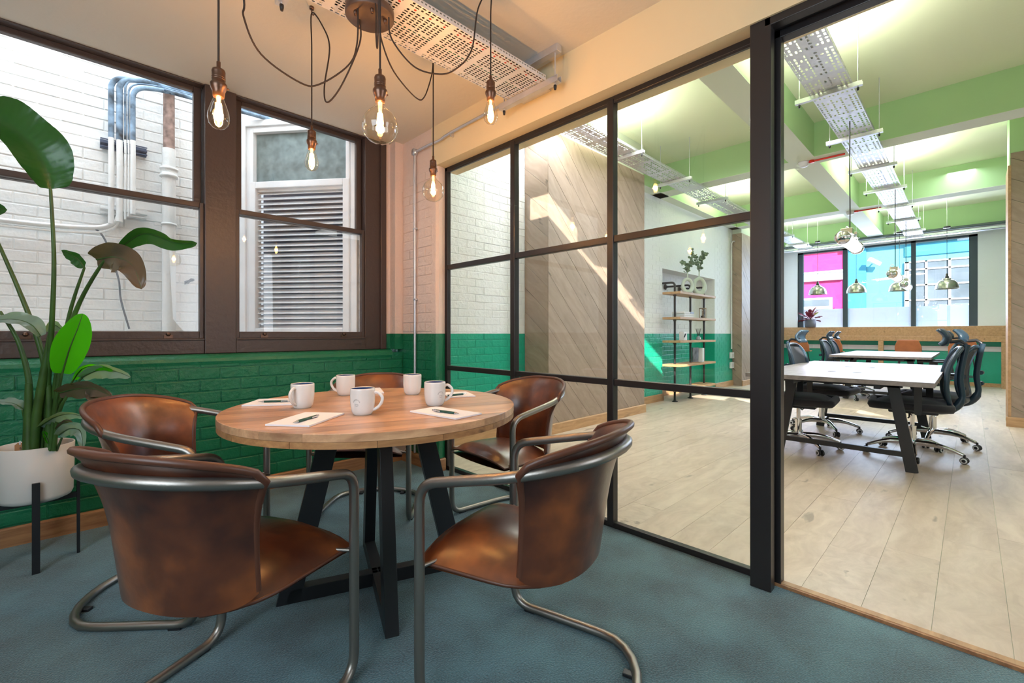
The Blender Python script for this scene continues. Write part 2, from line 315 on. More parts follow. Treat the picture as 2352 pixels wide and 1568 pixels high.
# ------------------------------------------------------------------ brickwork and cladding helpers
def brick_mesh(name, L, Hh, D, m):
    a = M(); i = .004; x, z = L/2, Hh/2
    vs = [(-x,0,-z),(x,0,-z),(x,0,z),(-x,0,z),(-x,-D*.6,-z),(x,-D*.6,-z),(x,-D*.6,z),(-x,-D*.6,z),(-x+i,-D,-z+i),(x-i,-D,-z+i),(x-i,-D,z-i),(-x+i,-D,z-i)]
    fs = [(0,1,5,4),(1,2,6,5),(2,3,7,6),(3,0,4,7),(4,5,9,8),(5,6,10,9),(6,7,11,10),(7,4,8,11),(8,9,10,11)]
    a.add(vs, fs); me = bpy.data.meshes.new(name); me.from_pydata(a.v, [], a.f); me.materials.append(m); me.update(); return me
def bricks(parent, o, u, L, z0, z1, m, holes=(), D=.007, limit=300, near=None, bl=.215, bh=.065, g=.010):
    """stretcher-bond bricks on the plane through o with direction u; faces along u x z; front is -n"""
    o = V(o); u = V(u).normalized(); n = V((0,0,1)).cross(u)   # back direction
    ang = math.atan2(u.y, u.x); pieces = []
    k = 0; z = z0
    while z < z1-.01:
        h = min(bh, z1-z); s = -(bl+g)/2 if k % 2 else 0.0
        while s < L-.005:
            a, b = max(s, 0), min(s+bl, L)
            if b-a > .03:
                segs = [(a, b)]
                for (h0, h1, hz0, hz1) in holes:
                    if z+h > hz0+.004 and z < hz1-.004:
                        ns = []
                        for (p, q) in segs:
                            if q <= h0 or p >= h1: ns.append((p, q)); continue
                            if p < h0-.02: ns.append((p, h0))
                            if q > h1+.02: ns.append((h1, q))
                        segs = ns
                for (p, q) in segs:
                    if q-p > .02: pieces.append((p, q, z, h))
            s += bl+g
        z += bh+g; k += 1
    if near is not None: pieces.sort(key=lambda t: abs(t[0]-near[0])+abs(t[2]-near[1]))
    full = brick_mesh('brick', bl, bh, D, m); rest = M()
    for i, (p, q, z, h) in enumerate(pieces):
        c = o+u*((p+q)/2)+V((0,0,z+h/2)); jit = random.uniform(-.0018, .0018)
        if i < limit:
            b = bpy.data.objects.new('brick', full); C.objects.link(b); b.parent = parent
            b.location = c+n*jit-parent.location; b.rotation_euler = (random.uniform(-.012,.012), random.uniform(-.006,.006), ang+random.uniform(-.006,.006))
            b.scale = ((q-p)/bl, random.uniform(.8, 1.25), h/bh*random.uniform(.97, 1.01))
        else:
            rest.obox(c-n*(D/2-.001)-parent.location, q-p, D, h, Matrix((u, n, V((0,0,1)))).transposed())
    if rest.v: tag(rest.build('brickwork', m, parent), kind='stuff')
def cladding(parent, o, u, W, Hh, ang, m, t=.012, pitch=.19, z0=0):
    """diagonal boards on a vertical rectangle at o along u; board direction ang in the (u,z) plane"""
    o = V(o); u = V(u).normalized(); n = V((0,0,1)).cross(u); z = V((0,0,1))
    dx, dz = math.cos(ang), math.sin(ang); nx, nz = -dz, dx
    cs = [nx*a+nz*b for a in (0, W) for b in (0, Hh)]; k = math.floor(min(cs)/pitch)
    while k*pitch < max(cs):
        poly = [(0,0),(W,0),(W,Hh),(0,Hh)]
        poly = clip(poly, -nx, -nz, -(k*pitch+.0012)); poly = clip(poly, nx, nz, (k+1)*pitch-.0012) if len(poly) > 2 else poly
        if len(poly) > 2:
            cx = sum(p[0] for p in poly)/len(poly); cz = sum(p[1] for p in poly)/len(poly)
            mm = M(); pl = [(((p[0]-cx)*dx+(p[1]-cz)*dz), 0, ((p[0]-cx)*nx+(p[1]-cz)*nz)) for p in poly]
            tt = t+random.uniform(-.001, .001)
            mm.prism([V(q) for q in pl], V((0, -tt, 0)))
            b = mm.build('board', m, parent, bevel=.0015)
            b.location = o+u*cx+z*(cz+z0)-parent.location
            R = Matrix((u*dx+z*dz, n, -u*dz+z*dx)).transposed()
            b.rotation_mode = 'QUATERNION'; b.rotation_quaternion = R.to_quaternion()
        k += 1
# ================================================================== SETTING: meeting room
YW, XS, XG = 3.38, 2.05, 2.14      # window wall, short wall / beam face, glazing front
YF = 3.46                          # window frame plane
X0, Y0, ZC = -1.6, -1.9, 2.66
fl = struct('floor'); 
M().box((X0, Y0, -.05), (XG+.02, YW+.12, 0)).build('carpet', m_carpet, fl)
ce = struct('ceiling'); M().box((X0-.1, Y0-.1, ZC), (XG+.12, YF+.14, ZC+.12)).build('ceiling_slab', m_ceil, ce)
wl = struct('wall_left', (-1.6, 3.38, 0))
M().box((0, .006, 0), (3.66, .20, .905)).build('wall_face', m_room, wl)
# rounded sill along the top of the dwarf wall
sill = M(); prof = [(.006, .86), (.0, .885), (.006, .905), (.022, .922), (.05, .930), (.14, .932), (.14, .86)]
sill.add([(x, y, z) for x in (0, 3.56) for y, z in prof], [(i, (i+1) % 7, 7+(i+1) % 7, 7+i) for i in range(7)]+[tuple(range(7)), tuple(range(13, 6, -1))])
sill.build('rounded_sill', m_room, wl, bevel=.004)
bricks(wl, (-1.6, 3.386, 0), (1,0,0), 3.65, .10, .865, m_room, D=.0055, g=.007, bh=.068)
M().box((3.58, 0, .93), (3.66, .20, ZC)).build('wall_reveal', m_room, wl)
M().box((-.2, 0, .9), (.35, .25, ZC)).build('wall_end', m_room, wl)
wr = struct('wall_right', (2.05, 2.9, 0))
M().box((.006, .02, 0), (.10, .62, ZC)).build('wall_face', m_room, wr)
bricks(wr, (2.056, 3.375, 0), (0,-1,0), .43, .10, 2.35, m_room, D=.0035, g=.006, bh=.069)
nib = M(); nib.prism([(.0,.0,0),(.02,-.012,0),(.05,-.012,0),(.09,.0,0),(.09,.06,0),(0,.06,0)], (0,0,2.355)); nib.build('rounded_nib', m_room, wr, bevel=.006)
bm_ = struct('trim_1'); M().box((XS, Y0, 2.355), (XG+.16, 2.955, ZC)).build('beam_face', m_cream_lit, bm_)
wb = struct('wall_back'); M().box((X0-.1, Y0-.1, 0), (XG+.1, Y0, ZC)).build('wall_face', m_room, wb)
wsd = struct('wall_side')
for a, b in (((X0-.1, Y0, 0), (X0, -.6, ZC)), ((X0-.1, 1.2, 0), (X0, YW, ZC)), ((X0-.1, -.6, 0), (X0, 1.2, .9)), ((X0-.1, -.6, 2.4), (X0, 1.2, ZC))):
    M().box(a, b).build('wall_face', m_room, wsd)
wpp = struct('wall_sun_block_roof'); M().box((-2.0, 3.40, ZC+.12), (2.05, 3.55, 3.75)).build('sun_block', m_ext, wpp)  # unseen slab added on the roof to keep sun off the lightwell
wcy = struct('wall_sun_block_side', (-3.2, 0, 0)); M().box((0, -6, -.3), (.2, 6, 4.6)).build('wall_face', m_ext, wcy)  # unseen wall added outside to stop sun entering the side opening
# baseboards
def base(name, segs, m, h=.095, t=.02):
    s = struct(name)
    for a, b in segs:
        a, b = V(a), V(b); d = b-a; u = d.normalized(); n = V((0,0,1)).cross(u)
        mm = M(); L = d.length
        pr = [(0,0,0),(0,-t,0),(0,-t,h-.008),(0,-t+.006,h),(0,0,h)]
        mm.add([(x, y, z) for x in (0, L) for _, y, z in pr], [(i, (i+1) % 5, 5+(i+1) % 5, 5+i) for i in range(5)]+[tuple(range(5)), tuple(range(9, 4, -1))])
        o = mm.build('skirting_board', m, s); o.location = a; o.rotation_euler[2] = math.atan2(u.y, u.x)
    return s
base('baseboard_left', [((-1.6, 3.38, 0), (2.05, 3.38, 0))], m_oakb)
base('baseboard_right', [((2.05, 3.37, 0), (2.05, 2.90, 0)), ((2.05, 2.90, 0), (2.072, 2.888, 0)), ((2.070, 2.888, 0), (2.125, 2.892, 0))], m_oakb)
# ------------------------------------------------------------------ sash windows
zb, zt = .932, 2.655
def sash_window(name, xl, xr, label):
    """xl..xr is the clear opening between the box frames"""
    s = struct(name, (0, YF, 0), label)
    def fr(nm, x0, x1, z0, z1, y, sl, sr, bot, top, t=.042):
        o = M(); o.box((x0, y, z0), (x0+sl, y+t, z1)); o.box((x1-sr, y, z0), (x1, y+t, z1)); o.box((x0+sl, y, z0), (x1-sr, y+t, z0+bot)); o.box((x0+sl, y, z1-top), (x1-sr, y+t, z1))
        # glazing bead
        f = o.build(nm, m_frame, s, bevel=.004)
        M().box((x0+sl-.004, y+t*.5, z0+bot-.004), (x1-sr+.004, y+t*.5+.004, z1-top+.004)).build('pane', m_wglass, f)
        return f
    fr('lower_sash', xl, xr, 1.028, 1.900, .012, .024, .024, .046, .034)
    fr('upper_sash', xl+.004, xr-.004, 1.866, zt, .062, .044, .044, .04, .034)
    return s
w1 = sash_window('window_1', -.90, .655, 'wide sash window looking onto the white brick wall')
w2 = sash_window('window_2', .833, 1.757, 'narrow sash window looking onto the louvred vent')
tr = struct('trim_2', (0, YF, 0))
for nm, a, b in (('mullion_post', (.655, -.012, zb), (.833, .11, ZC)), ('jamb', (1.757, .004, zb), (1.90, .12, ZC)), ('bottom_rail', (-.9, -.004, zb), (.655, .11, 1.022)),
                 ('bottom_rail', (.833, -.004, zb), (1.757, .11, 1.022)), ('jamb_left', (-1.05, 0, zb), (-.9, .12, ZC)), ('jamb_bead', (1.885, -.02, zb), (1.935, .09, ZC)), ('outer_fillet', (1.935, .0, zb), (1.985, .15, ZC))):
    M().box(a, b).build(nm, m_frame if nm != 'outer_fillet' else m_room, tr, bevel=.005)
for x0, x1 in ((-.9, .655), (.833, 1.757)):
    M().box((x0, -.012, 1.018), (x1, .012, 1.030)).build('bead', m_frame, tr, bevel=.003)
    M().box((x0, .0, zt-.004), (x1, .06, ZC)).build('head', m_frame, tr, bevel=.003)
for x, par in ((.47, w1), (-.13, w1), (1.01, w2), (1.58, w2)):
    l = M(); l.box((x-.022, .006, 1.032), (x+.022, .013, 1.052)); l.lathe([(.0,0),(.011,0),(.011,.008),(.006,.012),(0,.012)], (x, .006, 1.056), 12, (0,-1,0))
    l.box((x-.006, .002, 1.045), (x+.006, .012, 1.066)); l.build('window_latch', m_bronze, par)
# ------------------------------------------------------------------ glazed partition
gp = struct('wall_glazed', (XG, 0, 0))
ys = [2.915, 2.150, 1.390, .655]
ztp = 2.382; bw = .040; bd = .035
M().box((0, .655, 2.325), (bd, 2.915, ztp)).build('top_rail', m_bframe, gp, bevel=.003)
M().box((0, .655, 2.314), (.012, 2.875, 2.325)).build('glazing_bead', m_bframe, gp)
M().box((0, .655, 0), (bd, 2.915, .030)).build('bottom_rail', m_bframe, gp, bevel=.003)
M().box((0, 2.875, 0), (bd, 2.917, ztp)).build('end_post', m_bframe, gp, bevel=.003)
for y in ys[1:3]:
    M().box((-.006, y-bw/2, .01), (bd+.006, y+bw/2, 2.34)).build('mullion', m_bframe, gp, bevel=.003)
yy = [2.875, 2.170, 2.130, 1.410, 1.370, .660]
for i in range(3):
    a, b = yy[2*i], yy[2*i+1]
    for z0, z1 in ((.776, .812), (1.558, 1.596)):
        M().box((0, b, z0), (bd, a, z1)).build('rail', m_bframe, gp, bevel=.003)
    for z0, z1 in ((.03, .776), (.812, 1.558), (1.596, 2.325)):
        M().box((.014, b-.002, z0-.002), (.020, a+.002, z1+.002)).build('pane', m_glass, gp)
d1 = struct('door_1', (2.06, 0, 0), 'open doorway with a black steel frame and oak threshold strip')
# stepped door frame
for (ya, yb, xa, xb, zz) in ((.575, .655, .0, .05, 2.392), (.588, .622, .05, .08, 2.362), (.560, .604, .08, .13, 2.345), (-.60, -.56, 0, .13, 2.39)):
    M().box((xa, ya, 0), (xb, yb, zz)).build('door_post', m_bframe, d1, bevel=.003)
for (xa, xb, z0, z1) in ((0, .05, 2.322, 2.392), (.05, .08, 2.332, 2.362), (.08, .13, 2.300, 2.345)):
    M().box((xa, -.6, z0), (xb, .60, z1)).build('door_head', m_bframe, d1, bevel=.003)
th = M(); th.box((.075, -.7, 0), (.085, .60, .012)); th.build('threshold_strip', m_oakb, d1)
th = M(); th.box((.085, -.7, .0), (.118, .60, .0145)); th.build('threshold_board', m_oaks, d1, bevel=.002)
wg = struct('wall_right_rear', (2.06, 0, 0)); M().box((0, Y0, 0), (.12, -.6, ZC)).build('wall_face', m_room, wg)
# ================================================================== SETTING: lightwell outside the windows
lw = struct('wall_lightwell', (-1.2, 4.4, 0))
M().box((-.6, .007, -.2), (2.30, .3, 3.9)).build('wall_face', m_ext, lw)
bricks(lw, (-.55, 4.407, 0), (1,0,0), 1.68, .93, 3.22, m_ext, D=.0045, g=.007, bh=.069)
p0 = V((1.085, 4.4, 0)); DL = V((.6195, -.7850, 0)); NL = V((0,0,1)).cross(DL)
la = struct('wall_lightwell_angled', p0); 
def lp(s, t, z): q = DL*s+NL*t; return (q.x, q.y, z)
def lbox(mm, s0, s1, t0, t1, z0, z1):
    return mm.obox(V(lp((s0+s1)/2, (t0+t1)/2, (z0+z1)/2)), s1-s0, abs(t1-t0), z1-z0, Matrix((DL, NL, V((0,0,1)))).transposed())
a = M(); lbox(a, -.1, .045, .007, .3, -.2, 3.9); lbox(a, 1.06, 1.12, .007, .2, -.2, 3.9); lbox(a, .045, 1.06, .007, .3, -.2, .95); lbox(a, .045, 1.06, .007, .3, 2.85, 3.9); a.build('wall_face', m_ext, la)
bricks(la, p0+NL*.007, DL, 1.12, .95, 2.85, m_ext, holes=((.045, 1.06, .9, 2.86),), D=.005, g=.007, bh=.069)
wv = struct('window_3', p0, 'white framed louvred vent with a small frosted pane above')
m_upvc = mat('white_frame', (.84, .85, .86), .4, var=.04); m_lglass = mat('grimy_pane', (.16, .21, .21), .55, var=.35, vscale=14)
def lfr(nm, s0, s1, z0, z1, wdt, t0, t1, top=None, bot=None):
    a = M(); tw = top if top is not None else wdt; b_ = bot if bot is not None else wdt
    lbox(a, s0, s0+wdt, t0, t1, z0, z1); lbox(a, s1-wdt, s1, t0, t1, z0, z1); lbox(a, s0+wdt, s1-wdt, t0, t1, z1-tw, z1); lbox(a, s0+wdt, s1-wdt, t0, t1, z0, z0+b_)
    return a.build(nm, m_upvc, wv, bevel=.004)
lfr('outer_frame', .028, 1.07, 1.00, 2.86, .05, -.035, .05)
lfr('inner_frame', .075, 1.03, 1.03, 2.81, .045, -.012, .05)
lfr('top_light_frame', .112, 1.00, 2.29, 2.79, .032, -.024, .03)
lfr('vent_frame', .112, 1.00, 1.05, 2.34, .055, -.03, .05)
a = M(); lbox(a, .14, .97, .02, .026, 2.31, 2.77); a.build('pane', m_lglass, wv)
a = M(); lbox(a, .15, .97, .10, .11, 1.08, 2.30); a.build('vent_backing', mat('vent_dark', (.14, .14, .17), .8), wv)
ns = 27; sl = M(); RS = Matrix.Rotation(math.radians(34), 3, DL)
base_m = Matrix((DL, NL, V((0,0,1)))).transposed()
for i in range(ns):
    z = 1.115+i*(2.255-1.115)/(ns-1); s = M(); s.obox((0,0,0), .785, .062, .005, RS @ base_m)
    b = s.build('slat', m_upvc, wv); b.location = lp(.556, .028, z)
a = M(); lbox(a, .165, .95, .0, .05, 2.262, 2.29); a.build('vent_header', m_upvc, wv)
lf = struct('floor_lightwell'); M().box((-2, 3.6, .55), (2.2, 5, .6)).build('paving', m_ext, lf)
le = struct('wall_lightwell_side', (-1.9, 3.6, 0)); M().box((0, 0, 0), (.1, 1.0, 3.9)).build('wall_face', m_ext, le)
# soil pipe, cables, brackets
m_oldpipe = mat('peeling_pipe', (.30, .20, .17), .8, var=.5, vscale=25); m_cable = mat('weathered_cable', (.16, .24, .33), .7, var=.9, vscale=12)
sp = thing('drainpipe', 'white painted soil pipe with rusty peeling upper length on the brick wall outside', 'pipe', (.585, 4.29, 0))
M().cyl((0,0,.6), (0,0,2.46), .043).build('lower_pipe', m_ext, sp)
M().cyl((0,0,2.46), (0,0,3.4), .036).build('upper_pipe', m_oldpipe, sp)
M().lathe([(.043,2.24),(.058,2.245),(.058,2.26),(.052,2.265),(.052,2.295),(.058,2.30),(.058,2.315),(.043,2.32)]).build('pipe_socket', m_ext, sp)
for z in (1.88,): 
    q = M(); q.lathe([(.043,z),(.049,z),(.049,z+.016),(.043,z+.016)]); q.box((-.085,.03,z-.002),(.085,.05,z+.018)); q.build('pipe_clip', m_ext, sp)
for k, (dx, r, lab, hi) in enumerate((
        (0, .017, 'thick dark cable at the left of the outdoor bundle arching towards the drainpipe', 2.90), (.045, .019, 'second thick cable in the outdoor bundle on the brick wall', 2.915),
        (.075, .007, 'thin cable behind the thick ones in the outdoor bundle', 2.93), (.092, .006, 'thin middle cable of the outdoor bundle on the brick wall', 2.905), (.115, .016, 'rightmost thick cable in the outdoor bundle on the brick wall', 2.885))):
    x = .255+dx; y = 4.30-.012*k; zt_ = hi-dx*.25
    e = (x, y, zt_)
    pts = spline(fillet([(x, y, 1.84+.02*k), (x+.002, y, 2.2), (x, y, 2.5), (x, y, zt_-.02), (x+.16, y-.03, zt_+.01), (1.4, y-.08, zt_+.02)], .11+.02*k), 3)
    t = tag(empty('outdoor_cable'), lab, 'cable', 'cables clipped to the lightwell wall')
    lo = [p for p in pts if p.z < 2.44 and p.x < x+.05]; up = [p for p in pts if not (p.z < 2.44 and p.x < x+.05)]
    M().tube(lo+[up[0]], r, 10).build('painted_length', m_ext, t); M().tube(up, r, 10).build('bare_length', m_cable, t)
for z, lab in ((2.42, 'upper dark steel bracket behind the outdoor cables'), (1.95, 'lower white steel bracket behind the outdoor cables')):
    m_ = mat('bracket', (.06, .09, .16), .6) if z > 2 else m_ext
    q = M(); q.box((.20, 4.33, z-.004), (.46, 4.395, z+.004)); q.box((.20, 4.335, z+.024), (.46, 4.345, z+.03)); q.box((.20, 4.335, z-.03), (.46, 4.345, z-.024)); q.box((.20, 4.37, z-.03), (.46, 4.395, z+.03))
    tag(q.build('cable_bracket', m_, org=(.33, 4.36, z)), lab, 'bracket')
for j, (zz, rr, lab) in enumerate(((1.81, .016, 'fat white cable sagging left along the outdoor brick wall'), (1.775, .008, 'thin white cable beneath the fat one along the outdoor brick wall'))):
    tag(M().tube(spline([(-1.0, 4.33, zz-.02), (-.5, 4.33, zz-.03), (-.1, 4.33, zz-.028), (.15, 4.33, zz-.01), (.26, 4.31, zz+.03), (.30, 4.30, zz+.1)], 6), rr, 8).build('outdoor_cable', m_ext), lab, 'cable')
tag(M().tube(spline([ony(200, 520, 4.33), ony(228, 532, 4.33), ony(250, 570, 4.33), ony(272, 640, 4.33), ony(278, 690, 4.33), ony(297, 755, 4.33)], 6), .006, 8).build('outdoor_cable', mat('grey_cable', (.2, .22, .25), .5)), 'loose grey cable dangling down the outdoor brick wall below the bundle', 'cable')
q = M(); q.tube([ony(425, 648, 4.36), ony(445, 642, 4.32)], .010, 8); q.tube([ony(425, 652, 4.37), ony(440, 640, 4.30)], .006, 8); q.lathe([(0,0),(.014,0),(.014,.02),(0,.02)], ony(430, 648, 4.39), 10, (0,-1,0))
tag(q.build('wall_tap', mat('dull_metal', (.2,.2,.22), .4, .8)), 'small metal tap on the brick wall right of the drainpipe', 'tap')
# ================================================================== SETTING: office
XO, YB, ZO, XE = 2.2, -5.2, 3.6, 13.2
fo = struct('floor_office', (XO, 0, 0))
M().box((-.03, YB, -.06), (XE-XO, 3.9, -.0025)).build('screed', m_soff, fo)
pl = M().box((-.8996, -.0996, -.011), (.899, .099, .0)); pm = pl.build('plank', m_oakf, fo, bevel=0); pm.location = (.9, -9, 0); pme = pm.data
bpy.data.objects.remove(pm); cnt = 0; rest = M()
y = 3.9
rowi = 0
while y > YB+.1:
    off = random.uniform(0, 1.8); x = -.02-off
    while x < XE-XO:
        a, b = max(x, -.02), min(x+1.8, XE-XO)
        if b-a > .05:
            if cnt < 300 and y > -2.2:
                o = bpy.data.objects.new('plank', pme); C.objects.link(o); o.parent = fo; o.location = ((a+b)/2, y-.1, random.uniform(-.0006, .0004)); o.scale = ((b-a)/1.8, 1, 1); cnt += 1
            else: rest.box((a+.001, y-.199, -.011), (b-.001, y-.001, 0))
        x += 1.8
    y -= .2; rowi += 1
tag(rest.build('planks', m_oakf, fo), kind='stuff')
co_ = struct('ceiling_office', (XO, 0, 0))
M().box((-.1, YB, ZO), (XE-XO+.1, -2.9, ZO+.15)).build('ceiling_slab', m_ofceil, co_)
M().box((-.1, -2.9, ZO), (XE-XO+.1, 3.9, ZO+.15)).build('ceiling_slab', m_ofceil, co_)
# bulkhead above the meeting room with a long clerestory opening
M().box((-.1, YB-.1, ZC+.05), (0, 3.9, 3.13)).build('bulkhead', m_beam, co_); M().box((-.1, YB-.1, 3.42), (0, 3.9, ZO+.15)).build('bulkhead', m_beam, co_)
M().box((-.1, YB-.1, 3.13), (0, -3.5, 3.42)).build('bulkhead', m_beam, co_); M().box((-.1, 2.25, 3.13), (0, 3.9, 3.42)).build('bulkhead', m_beam, co_)
# beams: one along x, crossing ones along y; green sides, pale underside
tb = struct('trim_3', (XO, 0, 0))
def beam(x0, x1, y0, y1, z0=3.19):
    b = M().box((x0, y0, z0+.004), (x1, y1, ZO)).build('beam', m_beam, tb); M().box((x0-.001, y0-.001, z0), (x1+.001, y1+.001, z0+.004)).build('beam_underside', m_soff, b)
beam(0, XE-XO, 1.33, 1.60)
for x in (6.45, 9.60, 12.7):
    beam(x-XO, x-XO+.27, -5.0, 1.33); beam(x-XO, x-XO+.27, 1.60, 3.5)
beam(0, XE-XO, 3.30, 3.5, 3.19); beam(0, XE-XO, -2.3, -2.0, 3.19)
# office left wall
wo = struct('wall_office_left', (XO, 3.45, 0))
M().box((-.15, .007, 0), (1.6, .5, ZO)).build('wall_face', m_office, wo)
bricks(wo, (XO-.05, 3.457, 0), (1,0,0), 1.49, .10, 3.05, m_office, near=(.4, 1.2), D=.0028, g=.005, bh=.07)
xa = 5.6
M().box((xa-XO-.3, .007, 0), (6.80-XO, .5, ZO)).build('wall_face', m_office, wo)
M().box((6.80-XO, .26, 0), (8.90-XO, .5, ZO)).build('recess_back', m_office, wo)
M().box((6.80-XO, .007, 2.10), (8.90-XO, .3, ZO)).build('recess_head', m_office, wo)
M().box((8.90-XO, .007, 0), (XE-XO, .5, ZO)).build('wall_face', m_office, wo)
bricks(wo, (xa, 3.457, 0), (1,0,0), 1.195, .10, 3.15, m_office, D=.0028, g=.006, bh=.069, limit=130, near=(1, .9))
bricks(wo, (6.81, 3.71, 0), (1,0,0), 2.08, .10, 2.09, m_office, D=.0028, g=.006, bh=.069, limit=150, near=(.6, .9))
bricks(wo, (8.91, 3.457, 0), (1,0,0), .93, .10, 3.15, m_office, D=.0028, g=.006, bh=.069, limit=20)
base('baseboard_office', [((XO, 3.45, 0), (3.62, 3.45, 0)), ((xa, 3.45, 0), (6.80, 3.45, 0)), ((6.8, 3.70, 0), (8.9, 3.70, 0)), ((8.9, 3.45, 0), (9.80, 3.45, 0)), ((3.62, 3.30, 0), (3.62, 3.105, 0)), ((3.605, 3.107, 0), (5.615, 3.107, 0)), ((9.78, 3.26, 0), (10.7, 3.26, 0))], m_oaks, .11)
# oak clad columns
c1 = struct('trim_4', (3.62, 3.12, 0)); M().box((.012, .0, 0), (1.98, .34, ZO)).build('core', m_soff, c1)
cladding(c1, (3.62, 3.12, 0), (1,0,0), 1.985, 3.2, math.radians(-45), m_oakc, pitch=.2)
cladding(c1, (3.632, 3.45, 0), (0,-1,0), .33, 3.2, math.radians(-40), m_oakc, pitch=.2)
c2 = struct('trim_5', (9.80, 3.28, 0)); M().box((.012, 0, 0), (1.1, .3, ZO)).build('core', m_soff, c2)
cladding(c2, (9.80, 3.28, 0), (1,0,0), 1.1, 3.1, math.radians(-45), m_oakc, pitch=.2)
cladding(c2, (9.812, 3.45, 0), (0,-1,0), .17, 3.1, math.radians(-40), m_oakc, pitch=.2)
c3 = struct('trim_6', (7.70, -.30, 0)); M().box((.012, -1.6, 0), (.5, -.012, ZO)).build('core', m_beam, c3)
cladding(c3, (7.712, -.32, 0), (0,-1,0), 1.55, 3.12, math.radians(-32), m_oakc, pitch=.2)
M().box((-.004, -.025, 0), (.5, 0, 2.98)).build('corner_board', m_oaks, c3)
base('baseboard_column', [((7.70, -.285, 0), (7.70, -1.9, 0))], m_oaks, .11)
wor = struct('wall_office_right_rear'); M().box((2.08, YB-.1, 0), (2.2, Y0-.1, 2.75)).build('wall_face', m_office, wor); M().box((2.1, Y0-.1, 2.6), (2.2, 3.9, 2.75)).build('wall_face', m_office, wor)
wob = struct('wall_office_back'); M().box((XO, YB-.1, 0), (XE, YB, ZO)).build('wall_face', m_office, wob)
# far wall with shopfront window
XW = 13.2
we = struct('wall_street', (XW, 0, 0))
M().box((0, -5.2, 0), (.25, 3.5, 1.21)).build('wall_below', m_office, we)
M().box((0, -5.2, 1.21), (.25, -.10, ZO)).build('wall_right_face', m_office, we)
M().box((0, 3.08, 1.21), (.25, 3.5, ZO)).build('wall_left_face', m_office, we)
M().box((0, -.10, 3.09), (.25, 3.08, ZO)).build('wall_head', m_office, we)
wn = struct('window_4', (XW, 0, 0), 'wide dark-framed shopfront window onto the street, frosted along its foot')
m_dkf = mat('shopfront_frame', (.035, .055, .075), .45)
for a, b in ((2.97, 3.09), (2.06, 2.15), (.845, .925), (-.10, .025)):
    M().box((.05, a, 1.21), (.15, b, 3.10)).build('post', m_dkf, wn)
M().box((.05, -.1, 3.05), (.15, 3.08, 3.10)).build('head', m_dkf, wn)
m_frost = bpy.data.materials.new('frosted_film'); m_frost.use_nodes = True; nt = m_frost.node_tree; nt.nodes.clear()
o_ = N(nt, 'ShaderNodeOutputMaterial'); tl = N(nt, 'ShaderNodeBsdfTranslucent'); tl.inputs[0].default_value = (.93, .97, 1, 1); df = N(nt, 'ShaderNodeBsdfDiffuse'); df.inputs[0].default_value = (.7, .82, .95, 1)
ms = N(nt, 'ShaderNodeMixShader'); ms.inputs[0].default_value = .15; nt.links.new(tl.outputs[0], ms.inputs[1]); nt.links.new(df.outputs[0], ms.inputs[2]); nt.links.new(ms.outputs[0], o_.inputs[0])
for a, b in ((2.15, 2.97), (.925, 2.06), (.025, .845)):
    pn = M().box((.10, a, 1.21), (.104, b, 3.05)).build('pane', m_wglass, wn)
    M().box((.105, a, 1.21), (.107, b, 1.66)).build('frosted_film', m_frost, pn)
# street facades
m_pink = mat('pink_render', (.66, .035, .22), .7, bump=.3, bscale=12); m_cyan = mat('cyan_render', (.10, .42, .56), .7, bump=.3, bscale=12); m_cyan2 = mat('cyan_panel', (.04, .33, .52), .6)
m_shopw = mat('shop_glass', (.13, .17, .22), .15, var=.2, vscale=2); m_trimw = mat('street_white', (.88, .9, .92), .5)
XB = 17.5
pk = thing('pink_building', 'bright pink shop building with white cornice across the street', 'building', (XB, 2.83, 0))
M().box((0, 0, -.3), (.6, 3.5, 5.2)).build('wall', m_pink, pk)
M().box((-.14, -.02, 2.76), (0, 3.5, 3.02)).build('cornice', m_trimw, pk, bevel=.02)
M().box((-.18, -.05, 3.0), (0, 3.5, 3.06)).build('cornice_cap', m_trimw, pk)
M().box((-.10, -.02, 3.68), (0, 3.5, 3.86)).build('cornice', m_trimw, pk, bevel=.02)
f_ = M().box((-.05, .28, .2), (.01, 2.6, 2.22)).build('shop_window', m_trimw, pk); M().box((-.056, .36, 1.95), (-.05, 2.5, 2.16)).build('pane', m_shopw, f_); M().box((-.056, .36, .3), (-.05, 2.5, 1.86)).build('pane', m_shopw, f_); M().box((-.058, .9, .3), (-.052, 1.7, 1.62)).build('notice', m_pink, f_)
M().box((-.05, .05, .2), (0, .22, 1.9)).build('pilaster', m_pink, pk)
bl = thing('blue_building', 'turquoise painted brick building with white gridded window across the street', 'building', (XB, -1.5, 0))
M().box((0, -3, -.3), (.6, 4.33, 5.2)).build('wall', m_cyan, bl)
M().box((-.06, 3.75, -.3), (0, 4.31, 4.0)).build('pilaster', m_cyan2, bl)
M().box((-.05, -3, 3.30), (0, 2.85, 3.62)).build('fascia', m_cyan2, bl)
M().box((-.2, -3, 3.66), (0, 4.33, 3.80)).build('gutter', m_trimw, bl, bevel=.02)
gw = M().box((-.04, -1.0, 1.2), (.0, 2.85, 3.14)).build('grid_window', m_shopw, bl)
for y in (-.9, -.45, 0, .47, .95, 1.43, 1.91, 2.39, 2.81): M().box((-.07, y-(.025 if y not in (1.43, 2.81) else .05), 1.2), (-.04, y+(.025 if y not in (1.43, 2.81) else .05), 3.14)).build('glazing_bar', m_trimw, gw)
for z in (1.25, 1.58, 2.02, 2.45, 2.90, 3.12): M().box((-.07, -1, z-.02), (-.04, 2.85, z+.02)).build('glazing_bar', m_trimw, gw)
q = M()
for i in range(26):
    y = 2.8-i*.14
    for zz in (1.62, 1.30): q.bar((-.03-.02, y, zz), (-.05, y-.14, zz+.24), .008, .010); q.bar((-.05, y, zz+.24), (-.05, y-.14, zz), .008, .010)
tag(q.build('security_grille', m_trimw, bl), kind='stuff')
